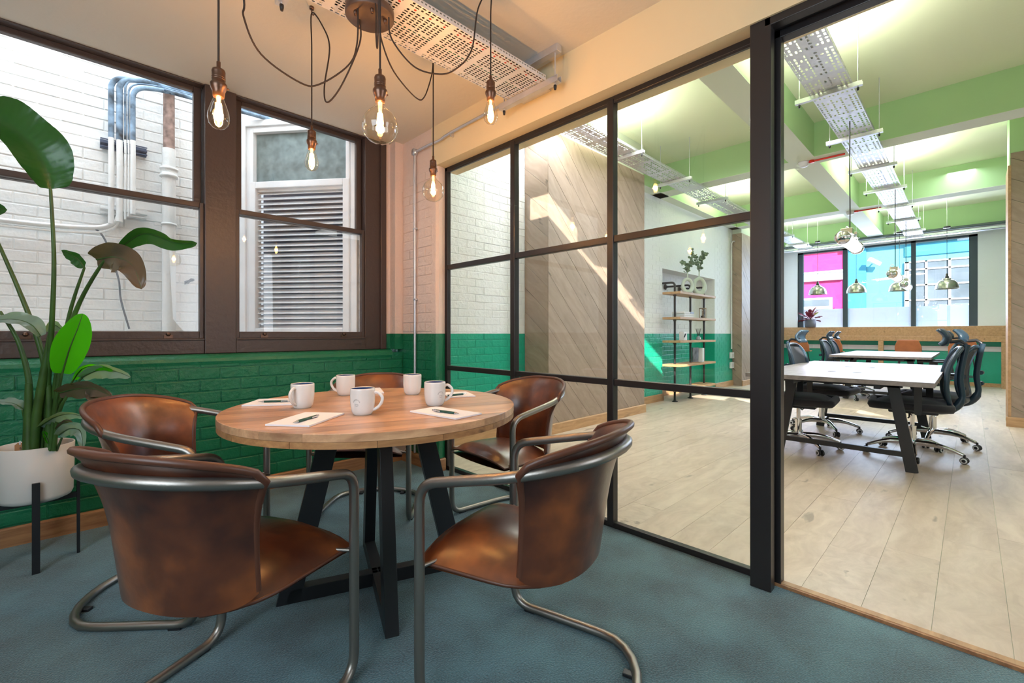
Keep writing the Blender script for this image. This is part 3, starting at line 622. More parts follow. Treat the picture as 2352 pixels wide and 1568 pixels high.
q = M(); q.box((-.1, -.02, -.04), (.1, .02, .04)); cm = q.build('camera_body', m_trimw); cm.rotation_euler = (0, 0, 0)
bpy.data.objects.remove(cm)
cc = thing('security_camera', 'white security camera box on the turquoise wall across the street', 'camera', (XB-.3, 2.02, 3.20))
q = M(); q.obox((0,0,0), .34, .10, .12, Matrix.Rotation(-.9, 3, 'Z') @ Matrix.Rotation(.5, 3, 'Y')); q.build('housing', m_trimw, cc, bevel=.01); M().cyl((.05, .0, 0), (.3, .05, .02), .02).build('arm', m_trimw, cc)
st = struct('floor_street', (13.5, 0, 0)); M().box((0, -8, -.35), (6, 8, -.3)).build('road', mat('asphalt', (.2, .2, .2), .9), st)
# ================================================================== TABLE
TC = V((.96, 1.78, 0)); ZT = .76; RTb = .58
tt = thing('round_table', 'round wooden meeting table on a crossed black steel base', 'table', TC)
tr_ang = math.radians(-20)
circ = [(RTb*math.cos(2*PI*i/72), RTb*math.sin(2*PI*i/72)) for i in range(72)]
top = empty('tabletop', (0, 0, ZT)); top.parent = tt; top.rotation_euler[2] = tr_ang
bnd = [-.60, -.50, -.405, -.33, -.215, -.14, -.035, .05, .155, .235, .33, .405, .50, .60]
for i in range(len(bnd)-1):
    p = clip(clip(circ, 0, -1, -bnd[i]-.0003), 0, 1, bnd[i+1]-.0003)
    if len(p) < 3: continue
    cx, cy = 0, (bnd[i]+bnd[i+1])/2
    mm = M(); mm.prism([(x, y-cy, -.026) for x, y in p], (0, 0, .026)); b = mm.build('plank', m_table, top, bevel=.0012); b.location = (0, cy, 0)
n_ = 15; a0 = .35
ba_ = [a0+2*PI*i/n_+random.uniform(-.06,.06) for i in range(n_)]; ba_.append(ba_[0]+2*PI)
for i in range(n_):
    s0, s1 = ba_[i]+.001, ba_[i+1]-.001
    pts = [((RTb-.001)*math.cos(s0+(s1-s0)*k/6), (RTb-.001)*math.sin(s0+(s1-s0)*k/6)) for k in range(7)]+[((RTb-.07)*math.cos(s0+(s1-s0)*k/6), (RTb-.07)*math.sin(s0+(s1-s0)*k/6)) for k in range(6, -1, -1)]
    mm = M(); c = V((RTb*math.cos((s0+s1)/2), RTb*math.sin((s0+s1)/2), 0)); mm.prism([(x-c.x, y-c.y, -.047) for x, y in pts], (0, 0, .0205)); b = mm.build('rim_segment', m_tedge, top); b.location = c
ba = math.radians(-21)
for k in range(2):
    u = V((math.cos(ba+k*PI/2), math.sin(ba+k*PI/2), 0)); side = V((-u.y, u.x, 0))
    for sgn in (1, -1):
        d = u*sgn; q = M(); w2 = .048
        # leg: parallelogram leaning in, flat feet
        def pr(r, z, s): return d*r+side*s+V((0,0,z))
        pts = [pr(.385, 0, -w2/2), pr(.30, 0, -w2/2), pr(.135, ZT-.047, -w2/2), pr(.215, ZT-.047, -w2/2)]
        q.prism(pts, side*w2); q.build('leg', m_black, tt, bevel=.002)
        q = M(); q.prism([pr(.0, .0, -w2/2), pr(.355, .0, -w2/2), pr(.335, .055, -w2/2), pr(0, .055, -w2/2)], side*w2); q.build('foot_rail', m_black, tt, bevel=.002)
M().box((-.24, -.24, ZT-.053), (.24, .24, ZT-.047)).build('mounting_plate', m_black, tt).rotation_euler[2] = ba
# ================================================================== MUGS, PADS, PENS
def label_arc(parent, text, r0, ztop, ang0, rad, size, flip=False, name='printed_logo'):
    pass
def text_mesh(body, size):
    cu = bpy.data.curves.new('t', 'FONT'); cu.body = body; cu.size = size; cu.align_x = 'CENTER'; cu.align_y = 'CENTER'; cu.resolution_u = 2
    o = bpy.data.objects.new('t', cu); C.objects.link(o); dg = bpy.context.evaluated_depsgraph_get(); me = bpy.data.meshes.new_from_object(o.evaluated_get(dg))
    bpy.data.objects.remove(o); vs = [v.co.copy() for v in me.vertices]; fs = [tuple(p.vertices) for p in me.polygons]; bpy.data.meshes.remove(me); return vs, fs
def mug_r(z): return .0345+.0095*min(1, z/.045)**.6 + .0005*z/.1
mugM = {}
def mug(px, py, hang, lab, logo=None, top=False):
    c = onz(px, py, ZT); t = thing('mug', lab, 'mug', c, 0, 'mugs on the round table')
    prof = [(0, .0), (.031, .0), (.034, .004)]+[(mug_r(z), z) for z in (.012, .022, .035, .05, .065, .08, .092)]+[(.0441, .0965), (.0425, .0985), (.0412, .0965)]
    M().lathe(prof, seg=40).build('body', m_mug, t)
    M().lathe([(.0412, .0965), (.0405, .08), (.040, .05), (.035, .012), (0, .008)], seg=40).build('lining', m_navy, t)
    d = V((math.cos(hang), math.sin(hang), 0))
    M().tube(spline([d*.040+V((0,0,.080)), d*.055+V((0,0,.083)), d*.072+V((0,0,.066)), d*.071+V((0,0,.046)), d*.056+V((0,0,.026)), d*.036+V((0,0,.016))], 5), [.0058]*26, 10).build('handle', m_mug, t)
    if logo is not None:
        q = M(); cz = .048; rr = .0118
        def wrap(x, z): a = logo+x/.0438; return (math.cos(a)*(mug_r(z)+.0006), math.sin(a)*(mug_r(z)+.0006), z)
        def put(txt, size, x0, z0, rot):
            vs, fs = text_mesh(txt, size); q.add([wrap(x0+v.x*math.cos(rot)-v.y*math.sin(rot), cz+z0+v.x*math.sin(rot)+v.y*math.cos(rot)) for v in vs], fs)
        for i, ch in enumerate('SHOREDITCH'):
            a = math.radians(168-i*156/9); put(ch, .0052, rr*math.cos(a), rr*math.sin(a), a-PI/2)
        for i, ch in enumerate('LONDON'):
            a = math.radians(238+i*64/5); put(ch, .0036, rr*math.cos(a)*.95, rr*math.sin(a)*.95, a+PI/2)
        put('MEETING', .0034, 0, -.0045, 0)
        q.build('printed_logo', m_ink, t)
    return t
vdir = math.atan2(-FW[1], -FW[0])     # towards the camera
mug(695, 936, math.radians(-148), 'white mug left of the others, its handle turned towards the camera')
mug(794, 907, math.radians(130), 'white mug with handle pointing left, behind the others near the far rim')
mug(833, 951, math.radians(-45), 'white mug with navy inside and printed arc logo, nearest the front of the table', logo=math.radians(-146))
mug(947, 905, math.radians(60), 'white mug with navy inside and its handle hidden behind, near the far rim')
mug(999, 930, math.radians(-28), 'white mug with a small logo beside its handle, right of the table centre', logo=math.radians(-93))
def pad(corners, lab, pen=None, penlab='', clipside=1):
    P = [onz(x, y, ZT) for x, y in corners]; c = sum(P, V())/4
    u = ((P[1]-P[0])+(P[2]-P[3])).normalized(); v = V((-u.y, u.x, 0)); v = v if v.dot(P[3]-P[0]) > 0 else -v
    lu = ((P[1]-P[0]).length+(P[2]-P[3]).length)/2; lv = (abs((P[3]-P[0]).dot(v))+abs((P[2]-P[1]).dot(v)))/2
    t = thing('notepad', lab, 'notepad', c, math.atan2(u.y, u.x), 'notepads on the round table')
    M().box((-lu/2, -lv/2, 0), (lu/2, lv/2, .0012)).build('card_back', m_tag, t)
    M().box((-lu/2, -lv/2, .0012), (lu/2, lv/2, .007)).build('sheets', m_paper, t, bevel=.0004)
    if pen:
        z = ZT+.007+.0048; a = onz(*pen[0], z); b = onz(*pen[1], z); d = (b-a).normalized(); L = .138; m_ = (a+b)/2; s = d.cross(V((0,0,1)))
        g = thing('pen', penlab, 'pen', m_, math.atan2(d.y, d.x), 'green pens on the notepads')
        X = (1,0,0)
        M().lathe([(0,-.045),(.0046,-.045),(.0046,.048),(0,.048)], seg=14, axis=X).build('barrel', m_pen, g)
        M().lathe([(0,-.069),(.0010,-.068),(.0014,-.063),(.0026,-.056),(.0046,-.045)], seg=14, axis=X).build('tip', m_chrome, g)
        M().lathe([(.0046,.048),(.0044,.058),(.0028,.059),(.0028,.068),(0,.069)], seg=14, axis=X).build('push_button', m_chrome, g)
        q = M(); q.box((.022, -.0065*clipside-.001, -.001), (.058, -.0065*clipside+.001, .0025)); q.box((.052, -.0065*clipside, -.001), (.057, 0, .0022)); q.build('pocket_clip', m_chrome, g)
pad([(612,977),(704,950),(789,952),(708,983)], 'white notepad with a pen laid across it at the near left rim of the table', ((671,971),(733,953)), 'green pen with silver tip on the notepad at the near left rim')
pad([(945,946),(1004,937),(1104,952),(1044,966)], 'white notepad lying diagonally at the near right rim of the table', ((1058,950),(991,941)), 'green pen with pocket clip on the notepad at the near right rim', -1)
pad([(559,932),(600,918),(712,918),(683,933)], 'white notepad partly behind the left mug', ((597,922),(669,920)), 'green pen on the notepad behind the left mug')
pad([(816,906),(812,895),(873,893),(883,905)], 'white notepad at the far rim of the table between two mugs', ((842,893),(850,903)), 'green pen standing out above the front mug, on the far notepad')
pad([(1012,916),(1060,902),(1102,910),(1040,915.5)] if 0 else [(1018,915),(1020,904),(1062,902),(1102,911)], 'white notepad at the right far rim behind the mug with the logo', ((1069,903.5),(1022,909)), 'green pen on the notepad at the right far rim')
# ================================================================== LEATHER CHAIRS
def make_chair():
    t = empty('leather_armchair'); W = .275; R = .0150
    def arm_xy(th):  # th 0..pi around the back (left to right)
        return V((-.235-.270*math.sin(th), W*math.cos(th) if abs(math.cos(th)) > .999 else W*math.copysign(abs(math.cos(th))**.86, math.cos(th)), 0))
    def arm_z(x): t_ = max(0, min(1, (-x-.03)/.47)); return .632+.106*t_**.9
    left = [V((0, W, .05)), V((0, W, .632))]
    back = []
    for i in range(0, 19):
        p = arm_xy(PI*i/18); p.z = arm_z(p.x); back.append(p)
    floorpts = [V((-.05, -W, R)), V((-.36, -W+.01, R))]
    fl_ = [V((-.36-.175*math.sin(PI*i/12), -(W-.01)*math.cos(PI*i/12), R)) for i in range(1, 12)]
    seq = [V((0, W, .35)), V((0, W, .632))]+[back[0]]
    path = fillet([V((0, W, .30)), V((0, W, .634)), back[0], ], .06, 7)
    path = path[:-1]+back[:-1]
    path += fillet([back[-1], V((0, -W, .634)), V((0, -W, .30))], .06, 7)
    path += fillet([V((0, -W, .30)), V((0, -W, R)), V((-.30, -W+.006, R))], .075, 8)[1:]
    path += [V((-.36, -W+.01, R))]+fl_+[V((-.36, W-.01, R))]
    path += fillet([V((-.30, W-.006, R)), V((0, W, R)), V((0, W, .30))], .075, 8)[:-1]
    M().tube(path, R, 14, closed=True).build('frame', m_tube, t)
    # seat: padded leather, bulging, drooping at the front, piping round its edge
    def seat(u, v):
        x = .045-.415*v; y = (u-.5)*2; hw = (.243-.035*v)*(1-max(0, (v-.55)/.45)**3*.42)
        e = max(0, 1-abs(y)**3); z = .396+.074*e*(1-(abs(v-.42)/.62)**3)-.012*v
        if v < .12: z -= .022*(1-v/.12)*e
        return (x-.02*(y*y)*(v < .1), y*hw, z)
    s = M(); s.grid(seat, 16, 16); s.grid(lambda u, v: tuple((lambda p: (p[0], p[1], .380-.004*v))(seat(u, v))), 16, 16); s.build('seat', m_leather, t)
    edge = [seat(u/12, 0) for u in range(13)]+[seat(1, v/12) for v in range(1, 13)]
    edge = [V(p)-V((0,0,.004)) for p in ([seat(i/10, 0) for i in range(11)]+[seat(1, i/10) for i in range(1, 11)]+[seat(1-i/10, 1) for i in range(1, 11)]+[seat(0, 1-i/10) for i in range(1, 10)])]
    M().tube(edge, .0055, 6, closed=True).build('seat_piping', m_piping, t)
    # backrest shell hugging the bent tube
    def shell(u, v, off=0):
        th = PI*(.10+.80*u); p = arm_xy(th); c = V((-.235, 0, 0)); d = (p-c); dn = d.normalized()
        hz = arm_z(p.x); z = .382+(hz+.052*math.sin(PI*min(1,max(0,u)))**.35-.382)*v
        if v > .86: rad = 1.0+(v-.86)*.55/.14*.12
        else: rad = .88+.12*(v/.86)**4.5
        rad -= .055*(1 if v <= .93 else (1-v)/.07)
        rad += -.06*(1-v)*0
        k = 1-.17*(1-min(1, v/.8))**1.3
        q = c+V((d.x*rad*k, d.y*rad, 0)); q = q+dn*off; q.z = z+(.012*(1-abs(2*u-1)**2)+.028*abs(2*u-1)**7)*(1-v)**2
        return tuple(q)
    b = M(); b.grid(lambda u, v: shell(u, v, .0), 28, 16); b.grid(lambda u, v: shell(u, v, -.016-.012*math.sin(PI*u)*math.sin(PI*v)), 28, 16)
    # close rim
    def rimline(n=28): return [V(shell(i/n, 1, -.008))+V((0,0,.002)) for i in range(n+1)]
    for uu in (0, 1): b.grid(lambda u, v, uu=uu: shell(uu, v, -.016*u), 1, 16)
    b.grid(lambda u, v: shell(u, 0, -.016*v), 28, 1)
    b.build('backrest', m_leather, t)
    M().tube(spline([V(shell(0, v, -.008)) for v in (.02, .25, .5, .75, .95)], 4)+rimline()+spline([V(shell(1, v, -.008)) for v in (.95, .75, .5, .25, .02)], 4), .0100, 8).build('backrest_piping', m_piping, t)
    for sg in (1, -1):
        M().tube([(.0, sg*W, .395), (-.03, sg*.20, .40)], .006, 8).build('seat_stay', m_tube, t)
    for x, y in ((-.07, W), (-.07, -W), (-.49, .135), (-.49, -.135)):
        M().box((x-.022, y-.012, 0), (x+.022, y+.012, .012)).build('foot_pad', m_black, t, bevel=.002)
    return t
ch0 = make_chair()
chairs = [((.526, 2.175), -.705, 'brown leather tub chair left of the table, between the plant and the green wall'),
          ((.518, 1.580), .46, 'worn orange-brown leather tub chair nearest the camera, seen from behind at front left'),
          ((.990, 1.178), 1.84, 'dark brown leather tub chair seen from behind at the front right of the table'),
          ((1.60, 1.86), 3.06, 'brown leather tub chair beside the glazed partition, facing left'),
          ((1.18, 2.40), -2.33, 'brown leather tub chair behind the table, only its top rim and front edge showing')]
for i, (p, a, lab) in enumerate(chairs):
    c = ch0 if i == 0 else copy_tree(ch0)
    c.location = (p[0], p[1], 0); c.rotation_euler[2] = a; tag(c, lab, 'chair', 'leather chairs around the meeting table')
# ================================================================== PENDANT LIGHT
cc0 = V((.955, 1.84, 2.43))
pdn = thing('pendant_light', 'bronze ceiling light with five swagged cords and glowing filament bulbs above the table', 'light', cc0)
M().lathe([(0,0),(.098,0),(.102,.004),(.102,.034),(.098,.038),(0,.038)], seg=40).build('canopy', m_canopy, pdn); M().cyl((0,0,.038), (0,0,.058), .03).build('canopy_fixing', m_canopy, pdn)
for k in range(5):
    a = k*2*PI/5+.6; q = M(); q.lathe([(.0,-.018),(.006,-.018),(.008,-.002),(.008,0),(0,0)], (.065*math.cos(a), .065*math.sin(a), 0), 10); q.build('cord_grip', m_bronze, pdn)
def canopy_pt(px, py): p = onz(px, py, 2.43); return p
bulbs = [  # bottom-of-bulb px, top-of-socket px, depth, type, hook z, swag points (px,py,depth)
 ((502,297),(498,150), 1.50, 'st', [(558,-20,1.56),(560,40,1.60),(600,125,1.68),(690,190,1.80),(735,193,1.85),(800,150,1.89),(820,100,1.91),(822,15,1.92)], 558),
 ((716,393),(720,290), 2.23, 'st', [(742,62,2.17),(757,110,2.10),(745,200,2.0),(752,235,1.97),(785,195,1.95),(826,100,1.94),(826,45,1.93)], 722),
 ((873,330),(870,143), 1.59, 'g', [(868,85,1.72),(864,84,1.78),(864,30,1.86),(862,5,1.9)], 868),
 ((995,463),(995,355), 2.60, 'g', [(992,170,2.55),(975,222,2.45),(955,224,2.35),(905,165,2.1),(877,95,2.0),(874,60,1.95)], 995),
 ((1127,286),(1126,165), 2.07, 'st', [(1098,20,2.04),(1083,115,2.02),(1045,160,2.0),(1005,170,1.99),(950,152,1.97),(900,90,1.95),(893,40,1.94)], 1126)]
STP = [(.0,0),(.008,.001),(.018,.006),(.028,.018),(.0320,.036),(.0300,.056),(.022,.082),(.0155,.100),(.0145,.112)]
GP = [(0,0),(.02,.003),(.038,.012),(.052,.028),(.060,.048),(.0615,.062),(.059,.080),(.050,.098),(.036,.113),(.022,.124),(.0175,.134),(.0165,.150)]
for (bp_, tp, d, ty, sw, hx) in bulbs:
    base_p = atd(bp_[0], bp_[1], d); prof = STP if ty == 'st' else GP; hb = prof[-1][1]
    sk_ = M(); z0 = hb-.006
    sk_.lathe([(0,z0),(.0165,z0),(.018,z0+.018),(.022,z0+.026),(.0245,z0+.034),(.0245,z0+.042),(.022,z0+.046),(.0195,z0+.048),(.0195,z0+.080),(.020,z0+.083),(.018,z0+.090),(.008,z0+.096),(.006,z0+.098),(.006,z0+.116),(.003,z0+.118)], seg=24)
    sk_.cyl((.024,0,z0+.036), (.030,0,z0+.036), .003, 8)
    o = sk_.build('lamp_socket', m_bronze, pdn); o.location = base_p-cc0
    for rz in (z0+.056, z0+.062): M().lathe([(.0195,rz),(.0203,rz+.0015),(.0195,rz+.003)], seg=24).build('socket_ring', m_bronze, o)
    b = M().lathe(prof, seg=32).build('bulb', m_bulb, pdn); b.location = base_p-cc0
    fl_m = M()
    nf = 8; r_ = .010; za, zb_ = (.030, .085) if ty == 'st' else (.040, .105)
    for j in range(nf):
        a = 2*PI*j/nf; fl_m.tube([(r_*.7*math.cos(a), r_*.7*math.sin(a), za), (r_*math.cos(a+.2), r_*math.sin(a+.2), (za+zb_)/2), (r_*.7*math.cos(a+.4), r_*.7*math.sin(a+.4), zb_)], .0019, 5)
    fl_m.build('filament', m_filam, b)
    M().cyl((0,0,zb_), (0,0,hb), .005, 10, .008).build('glass_stem', mat('stem_glow', (1,.75,.5), .4, emit=(1,.55,.2), es=2), b)
    pl_ = bpy.data.lights.new('bulb_glow', 'POINT'); pl_.energy = 15 if ty == 'st' else 18; pl_.color = (1, .48, .15); pl_.shadow_soft_size = .014
    po = bpy.data.objects.new('bulb_glow', pl_); C.objects.link(po); po.location = base_p+V((0,0,(za+zb_)/2))
    topz = base_p+V((0,0,z0+.11)); hook = V((topz.x, topz.y, ZC-.03))
    # small hook on the ceiling
    hk = M(); hk.lathe([(0,.0),(.011,.0),(.011,.012),(0,.012)], (0,0,.018), 10); hk.tube([(0,0,.02),(0,0,0),(.006,0,-.008),(.012,0,0)], .003, 6)
    h_ = hk.build('cord_hook', m_bronze, pdn); h_.location = hook-cc0
    vert = [topz, (topz+hook)/2, hook+V((0,0,-.002))]
    sg = [atd(x, y, dd) for x, y, dd in sw]
    pts = spline([topz, topz+V((0,0,.03))]+[topz.lerp(hook, f) for f in (.35, .7)]+[hook]+sg, 8)
    o = M().tube(pts, .0034, 8).build('cord', m_cord, pdn); o.location = -cc0
# ================================================================== CABLE TRAYS
def tray(x0, x1, y0, y1, z, cell, name, lab, mat_, rim=.028, org=None):
    t = thing(name, lab, 'cable tray', (x0, (y0+y1)/2, z)); q = M()
    nx = int((x1-x0)/cell); W_ = y1-y0; ny = max(4, int(round(W_/(cell*.62)))); dx = (x1-x0)/nx; dy = W_/ny; vs = []; fs = []
    for i in range(nx):
        for j in range(ny):
            a, b = i*dx, -W_/2+j*dy; k = len(vs); solid = (j in (2, ny-3, ny//2) and i % 3 != 1) or (i % 9 == 8)
            rect = [(a,b),(a+dx,b),(a+dx,b+dy),(a,b+dy)]; vs += [(x, y, 0) for x, y in rect]
            if solid: fs.append((k, k+1, k+2, k+3)); continue
            hx, hy = (dx*.38, dy*.22) if (i+j) % 3 else (dx*.24, dy*.32); cx, cy = a+dx/2, b+dy/2; c_ = min(hx, hy)*.6
            oc = [(cx-hx+c_,cy-hy),(cx+hx-c_,cy-hy),(cx+hx,cy-hy+c_),(cx+hx,cy+hy-c_),(cx+hx-c_,cy+hy),(cx-hx+c_,cy+hy),(cx-hx,cy+hy-c_),(cx-hx,cy-hy+c_)]
            vs += [(x, y, 0) for x, y in oc]; o = k+4
            fs += [(k,k+1,o+1,o),(k+1,o+2,o+1),(k+1,k+2,o+3,o+2),(k+2,o+4,o+3),(k+2,k+3,o+5,o+4),(k+3,o+6,o+5),(k+3,k,o+7,o+6),(k,o,o+7)]
    q.add(vs, fs); q.build('perforated_base', mat_, t)
    for sg in (-1, 1):
        r = M(); nn = int((x1-x0)/(cell*.75)); dd = (x1-x0)/nn; vs = []; fs = []
        for i in range(nn):
            a = i*dd; k = len(vs); z1 = rim
            vs += [(a,sg*W_/2,0),(a+dd,sg*W_/2,0),(a+dd,sg*W_/2,z1),(a,sg*W_/2,z1)]+[(a+dd*.2,sg*W_/2,z1*.55),(a+dd*.75,sg*W_/2,z1*.55),(a+dd*.75,sg*W_/2,z1*.8),(a+dd*.2,sg*W_/2,z1*.8)]
            fs += [(k,k+1,k+5,k+4),(k+1,k+2,k+6,k+5),(k+2,k+3,k+7,k+6),(k+3,k,k+4,k+7)]
        r.add(vs, fs); r.box((0, sg*W_/2-.006*(sg > 0), rim-.001), (x1-x0, sg*W_/2+.006*(sg < 0), rim+.001)); r.build('side_rim', mat_, t)
    return t
def hanger(x, y0, y1, z, ztop, lab, t_strut=False):
    h = thing('strut_hanger', lab, 'bracket', (x, (y0+y1)/2, z), 0, 'threaded rod hangers under the cable trays'); w_ = (y1-y0)/2
    q = M(); q.box((-.018, -w_, -.036), (.018, w_, -.034)); q.box((-.018, -w_, -.034), (-.016, w_, 0)); q.box((.016, -w_, -.034), (.018, w_, 0)); q.build('strut', m_galv, h)
    for s in (-1, 1):
        M().cyl((0, s*(w_-.03), -.05), (0, s*(w_-.03), ztop-z), .0042, 8).build('rod', m_galv, h)
        M().lathe([(0,-.07),(.006,-.07),(.009,-.055),(.009,-.045),(0,-.045)], (0, s*(w_-.03), -.0), 8).build('rod_cap', m_black, h)
    if t_strut: M().box((-.02, -w_, ztop-z-.04), (.02, w_, ztop-z)).build('ceiling_strut', m_galv, h, bevel=.003)
    return h
trm = tray(.60, 1.945, 1.69, 2.0, 2.49, .026, 'cable_tray', 'perforated galvanised cable tray under the cream ceiling beside the bulbs', m_tray)
trm.location.x = .60
ex = M().box((0, -.11, 0), (.07, .11, .002)).build('end_flange', m_galv, trm, bevel=0); ex.location = (1.345+.03, 0, -.006)
hanger(1.955, 1.60, 2.07, 2.487, ZC, 'channel hanger carrying the cable tray by the beam', True)
hanger(.66, 1.60, 2.07, 2.487, ZC, 'channel hanger carrying the cable tray at the edge of view', True)
tag(M().tube([(.6, 1.735, 2.50), (1.2, 1.738, 2.50), (1.93, 1.735, 2.50)], .010, 8).build('data_cable', m_red, org=(1.2, 1.735, 2.5)), 'red fire alarm cable lying in the tray above the bulbs', 'cable')
tag(M().tube([(.6, 1.88, 2.50), (1.3, 1.875, 2.50), (1.93, 1.88, 2.50)], .006, 8).build('data_cable', mat('cable_green', (.03, .25, .12), .5), org=(1.2, 1.88, 2.5)), 'green cable lying in the tray above the bulbs', 'cable')
for k, (yy_, rr_) in enumerate(((1.715, .009), (1.762, .013), (1.79, .011), (1.82, .014), (1.85, .011), (1.905, .012), (1.93, .010), (1.96, .013))):  # black cables added over the tray base so its slots look dark
    tag(M().tube(spline([(.6, yy_, 2.491+rr_), (1.0, yy_+.006, 2.491+rr_), (1.5, yy_-.006, 2.491+rr_), (1.93, yy_, 2.491+rr_)], 4), rr_, 8).build('slot_dark_cable', m_bl2, org=(1.2, yy_, 2.5)), 'added black cable laid in the tray above the bulbs to darken its slots', 'cable', 'cables added to darken the tray slots above the bulbs')
HX = [4.56, 5.77, 7.0, 8.16, 9.4, 10.6, 11.8]
tray(2.5, 12.8, .68, .97, 3.09, .05, 'cable_tray', 'long perforated cable tray over the desks, right of the white ceiling beam', m_galv)
tray(2.7, 12.8, 2.62, 2.92, 3.09, .05, 'cable_tray', 'long perforated cable tray seen through the glass, along the shelf wall', m_galv)
ordn = ['first', 'second', 'third', 'fourth', 'fifth', 'sixth', 'seventh']
for i, x in enumerate([3.38]+HX):
    if i: hanger(x, .61, 1.08, 3.088, ZO if not any(abs(x-b-.13) < .15 for b in (6.45, 9.6)) else 3.19, ordn[i-1]+' rod hanger from the doorway under the right-hand office cable tray')
    hanger(x, 2.53, 2.99, 3.088, ZO, ('hanger where the left office tray meets the top of the glass' if not i else ordn[i-1]+' rod hanger of the left-hand office cable tray seen from the glass'))
for y_, nm in ((.82, 'right'), (2.77, 'left')):
    for k, x in enumerate((4.0, 7.9, 11.0)):
        u = thing('uplight', ['near', 'middle', 'far'][k]+' white batten lamp shining up from the '+nm+' office cable tray', 'light', (x, y_, 3.095))
        M().box((-.6, -.04, .005), (.6, .04, .05)).build('housing', m_white, u); M().box((-.58, -.03, .05), (.58, .03, .056)).build('diffuser', m_batten, u)
        al = area('uplight_glow', (x, y_, 3.16), (0, 0, 1), 1.1, .08, 34, (1, .98, .86))
# duct / trunking across the street window head
t = thing('cable_tray', 'grey perforated tray running across the head of the shopfront window', 'cable tray', (12.55, 1.5, 3.05))
M().box((0, -2.0, 0), (.15, 1.9, .008)).build('tray_base', m_galv, t); M().box((0, -2.0, 0), (.006, 1.9, .05)).build('side_rim', m_galv, t)
tag(M().tube([(12.66, -.6, 3.17), (12.66, 3.3, 3.17)], .03, 10).build('pipe', mat('grey_pipe', (.12,.15,.16), .5), org=(12.66, 1.5, 3.17)), 'dark pipe above the shopfront window tray', 'pipe')
# conduit in the meeting room corner
cd = thing('conduit', 'galvanised conduit rising in the corner and turning along the beam to the cable tray', 'conduit', (2.03, 3.17, 0))
yc = onx(953, 600, 2.035).y; zc = onx(953, 350, 2.035).z; o_ = V((2.03, 3.17, 0))
q = M().tube(fillet([(2.035, yc, .10), (2.035, yc, zc)], .03), .0105, 12).build('riser', m_galv, cd); q.location = -o_
pB = [V((2.035, yc, zc)), onx(985, 333, 2.030), onx(1010, 322, 2.028), onx(1035, 305, 2.028), onx(1150, 243, 2.028)]
q = M().tube(spline(pB, 5), .0105, 12).build('horizontal_run', m_galv, cd); q.location = -o_
q = M().lathe([(0,0),(.026,0),(.028,.006),(.028,.03),(0,.03)], (2.048, yc, zc), 18, (-1,0,0)).build('junction_box', m_galv, cd); q.location = -o_
for z in (1.90, 1.33): 
    q = M().box((2.026, yc-.02, z), (2.05, yc+.02, z+.014)).build('saddle_clip', m_galv, cd, bevel=.002); q.location = -o_
p = onx(1037, 306, 2.03); q = M().box((2.02, p.y-.007, p.z-.025), (2.05, p.y+.007, p.z+.018)).build('saddle_clip', m_galv, cd, bevel=.002); q.location = -o_
# ================================================================== PLANT AND PLANTER
PC = V((-.0806, 3.049, 0))
ps = thing('plant_stand', 'black steel cross stand holding the white planter by the green wall', 'plant stand', PC, .026)
for k in range(4):
    u = V((math.cos(k*PI/2), math.sin(k*PI/2), 0)); M().obox(u*.142+V((0,0,.20)), .012, .026, .40, Matrix.Rotation(k*PI/2, 3, 'Z')).build('leg', m_black, ps, bevel=.001)
M().box((-.137, -.012, .272), (.137, .012, .296)).build('cross_bar', m_black, ps); M().box((-.012, -.137, .2721), (.012, .137, .2959)).build('cross_bar', m_black, ps)
pt = thing('planter', 'round white planter standing in the black cross stand', 'planter', PC+V((0,0,.2962)))
M().lathe([(0,0),(.100,0),(.118,.008),(.126,.026),(.131,.25),(.1285,.2525),(.126,.25),(.124,.20)], seg=48).build('pot', m_pot, pt)
M().lathe([(.1245,.20),(.06,.206),(0,.203)], seg=32).build('soil', m_soil, pt)
tg = thing('plant_tag', 'small brown kraft tag with handwriting standing in the planter', 'tag', onz(46, 1030, .53), 0)
tv = V((.62, -.40, 0)).normalized(); tz = V((0,0,1)); tn = tz.cross(tv)
q = M(); q.prism([tv*x+tz*z for x, z in ((-.021,-.03),(.021,-.03),(.021,.016),(.010,.026),(-.010,.026),(-.021,.016))], tn*.003); q.build('card', m_tag, tg)
q = M(); vs, fs = text_mesh('me', .026); q.add([tv*(v.y*-1+.002)+tz*(v.x*1-.008)-tn*.0006 for v in vs], fs); q.build('handwriting', m_ink, tg)
M().tube([(0,0,.018)]+[(0,0,.035)], .003, 6).build('string_loop', m_paper, tg)
sp_ = thing('potted_plant', 'tall bird of paradise plant with broad paddle leaves in the white planter', 'plant', PC+V((0,0,.50)))
O_ = PC+V((0,0,.50))
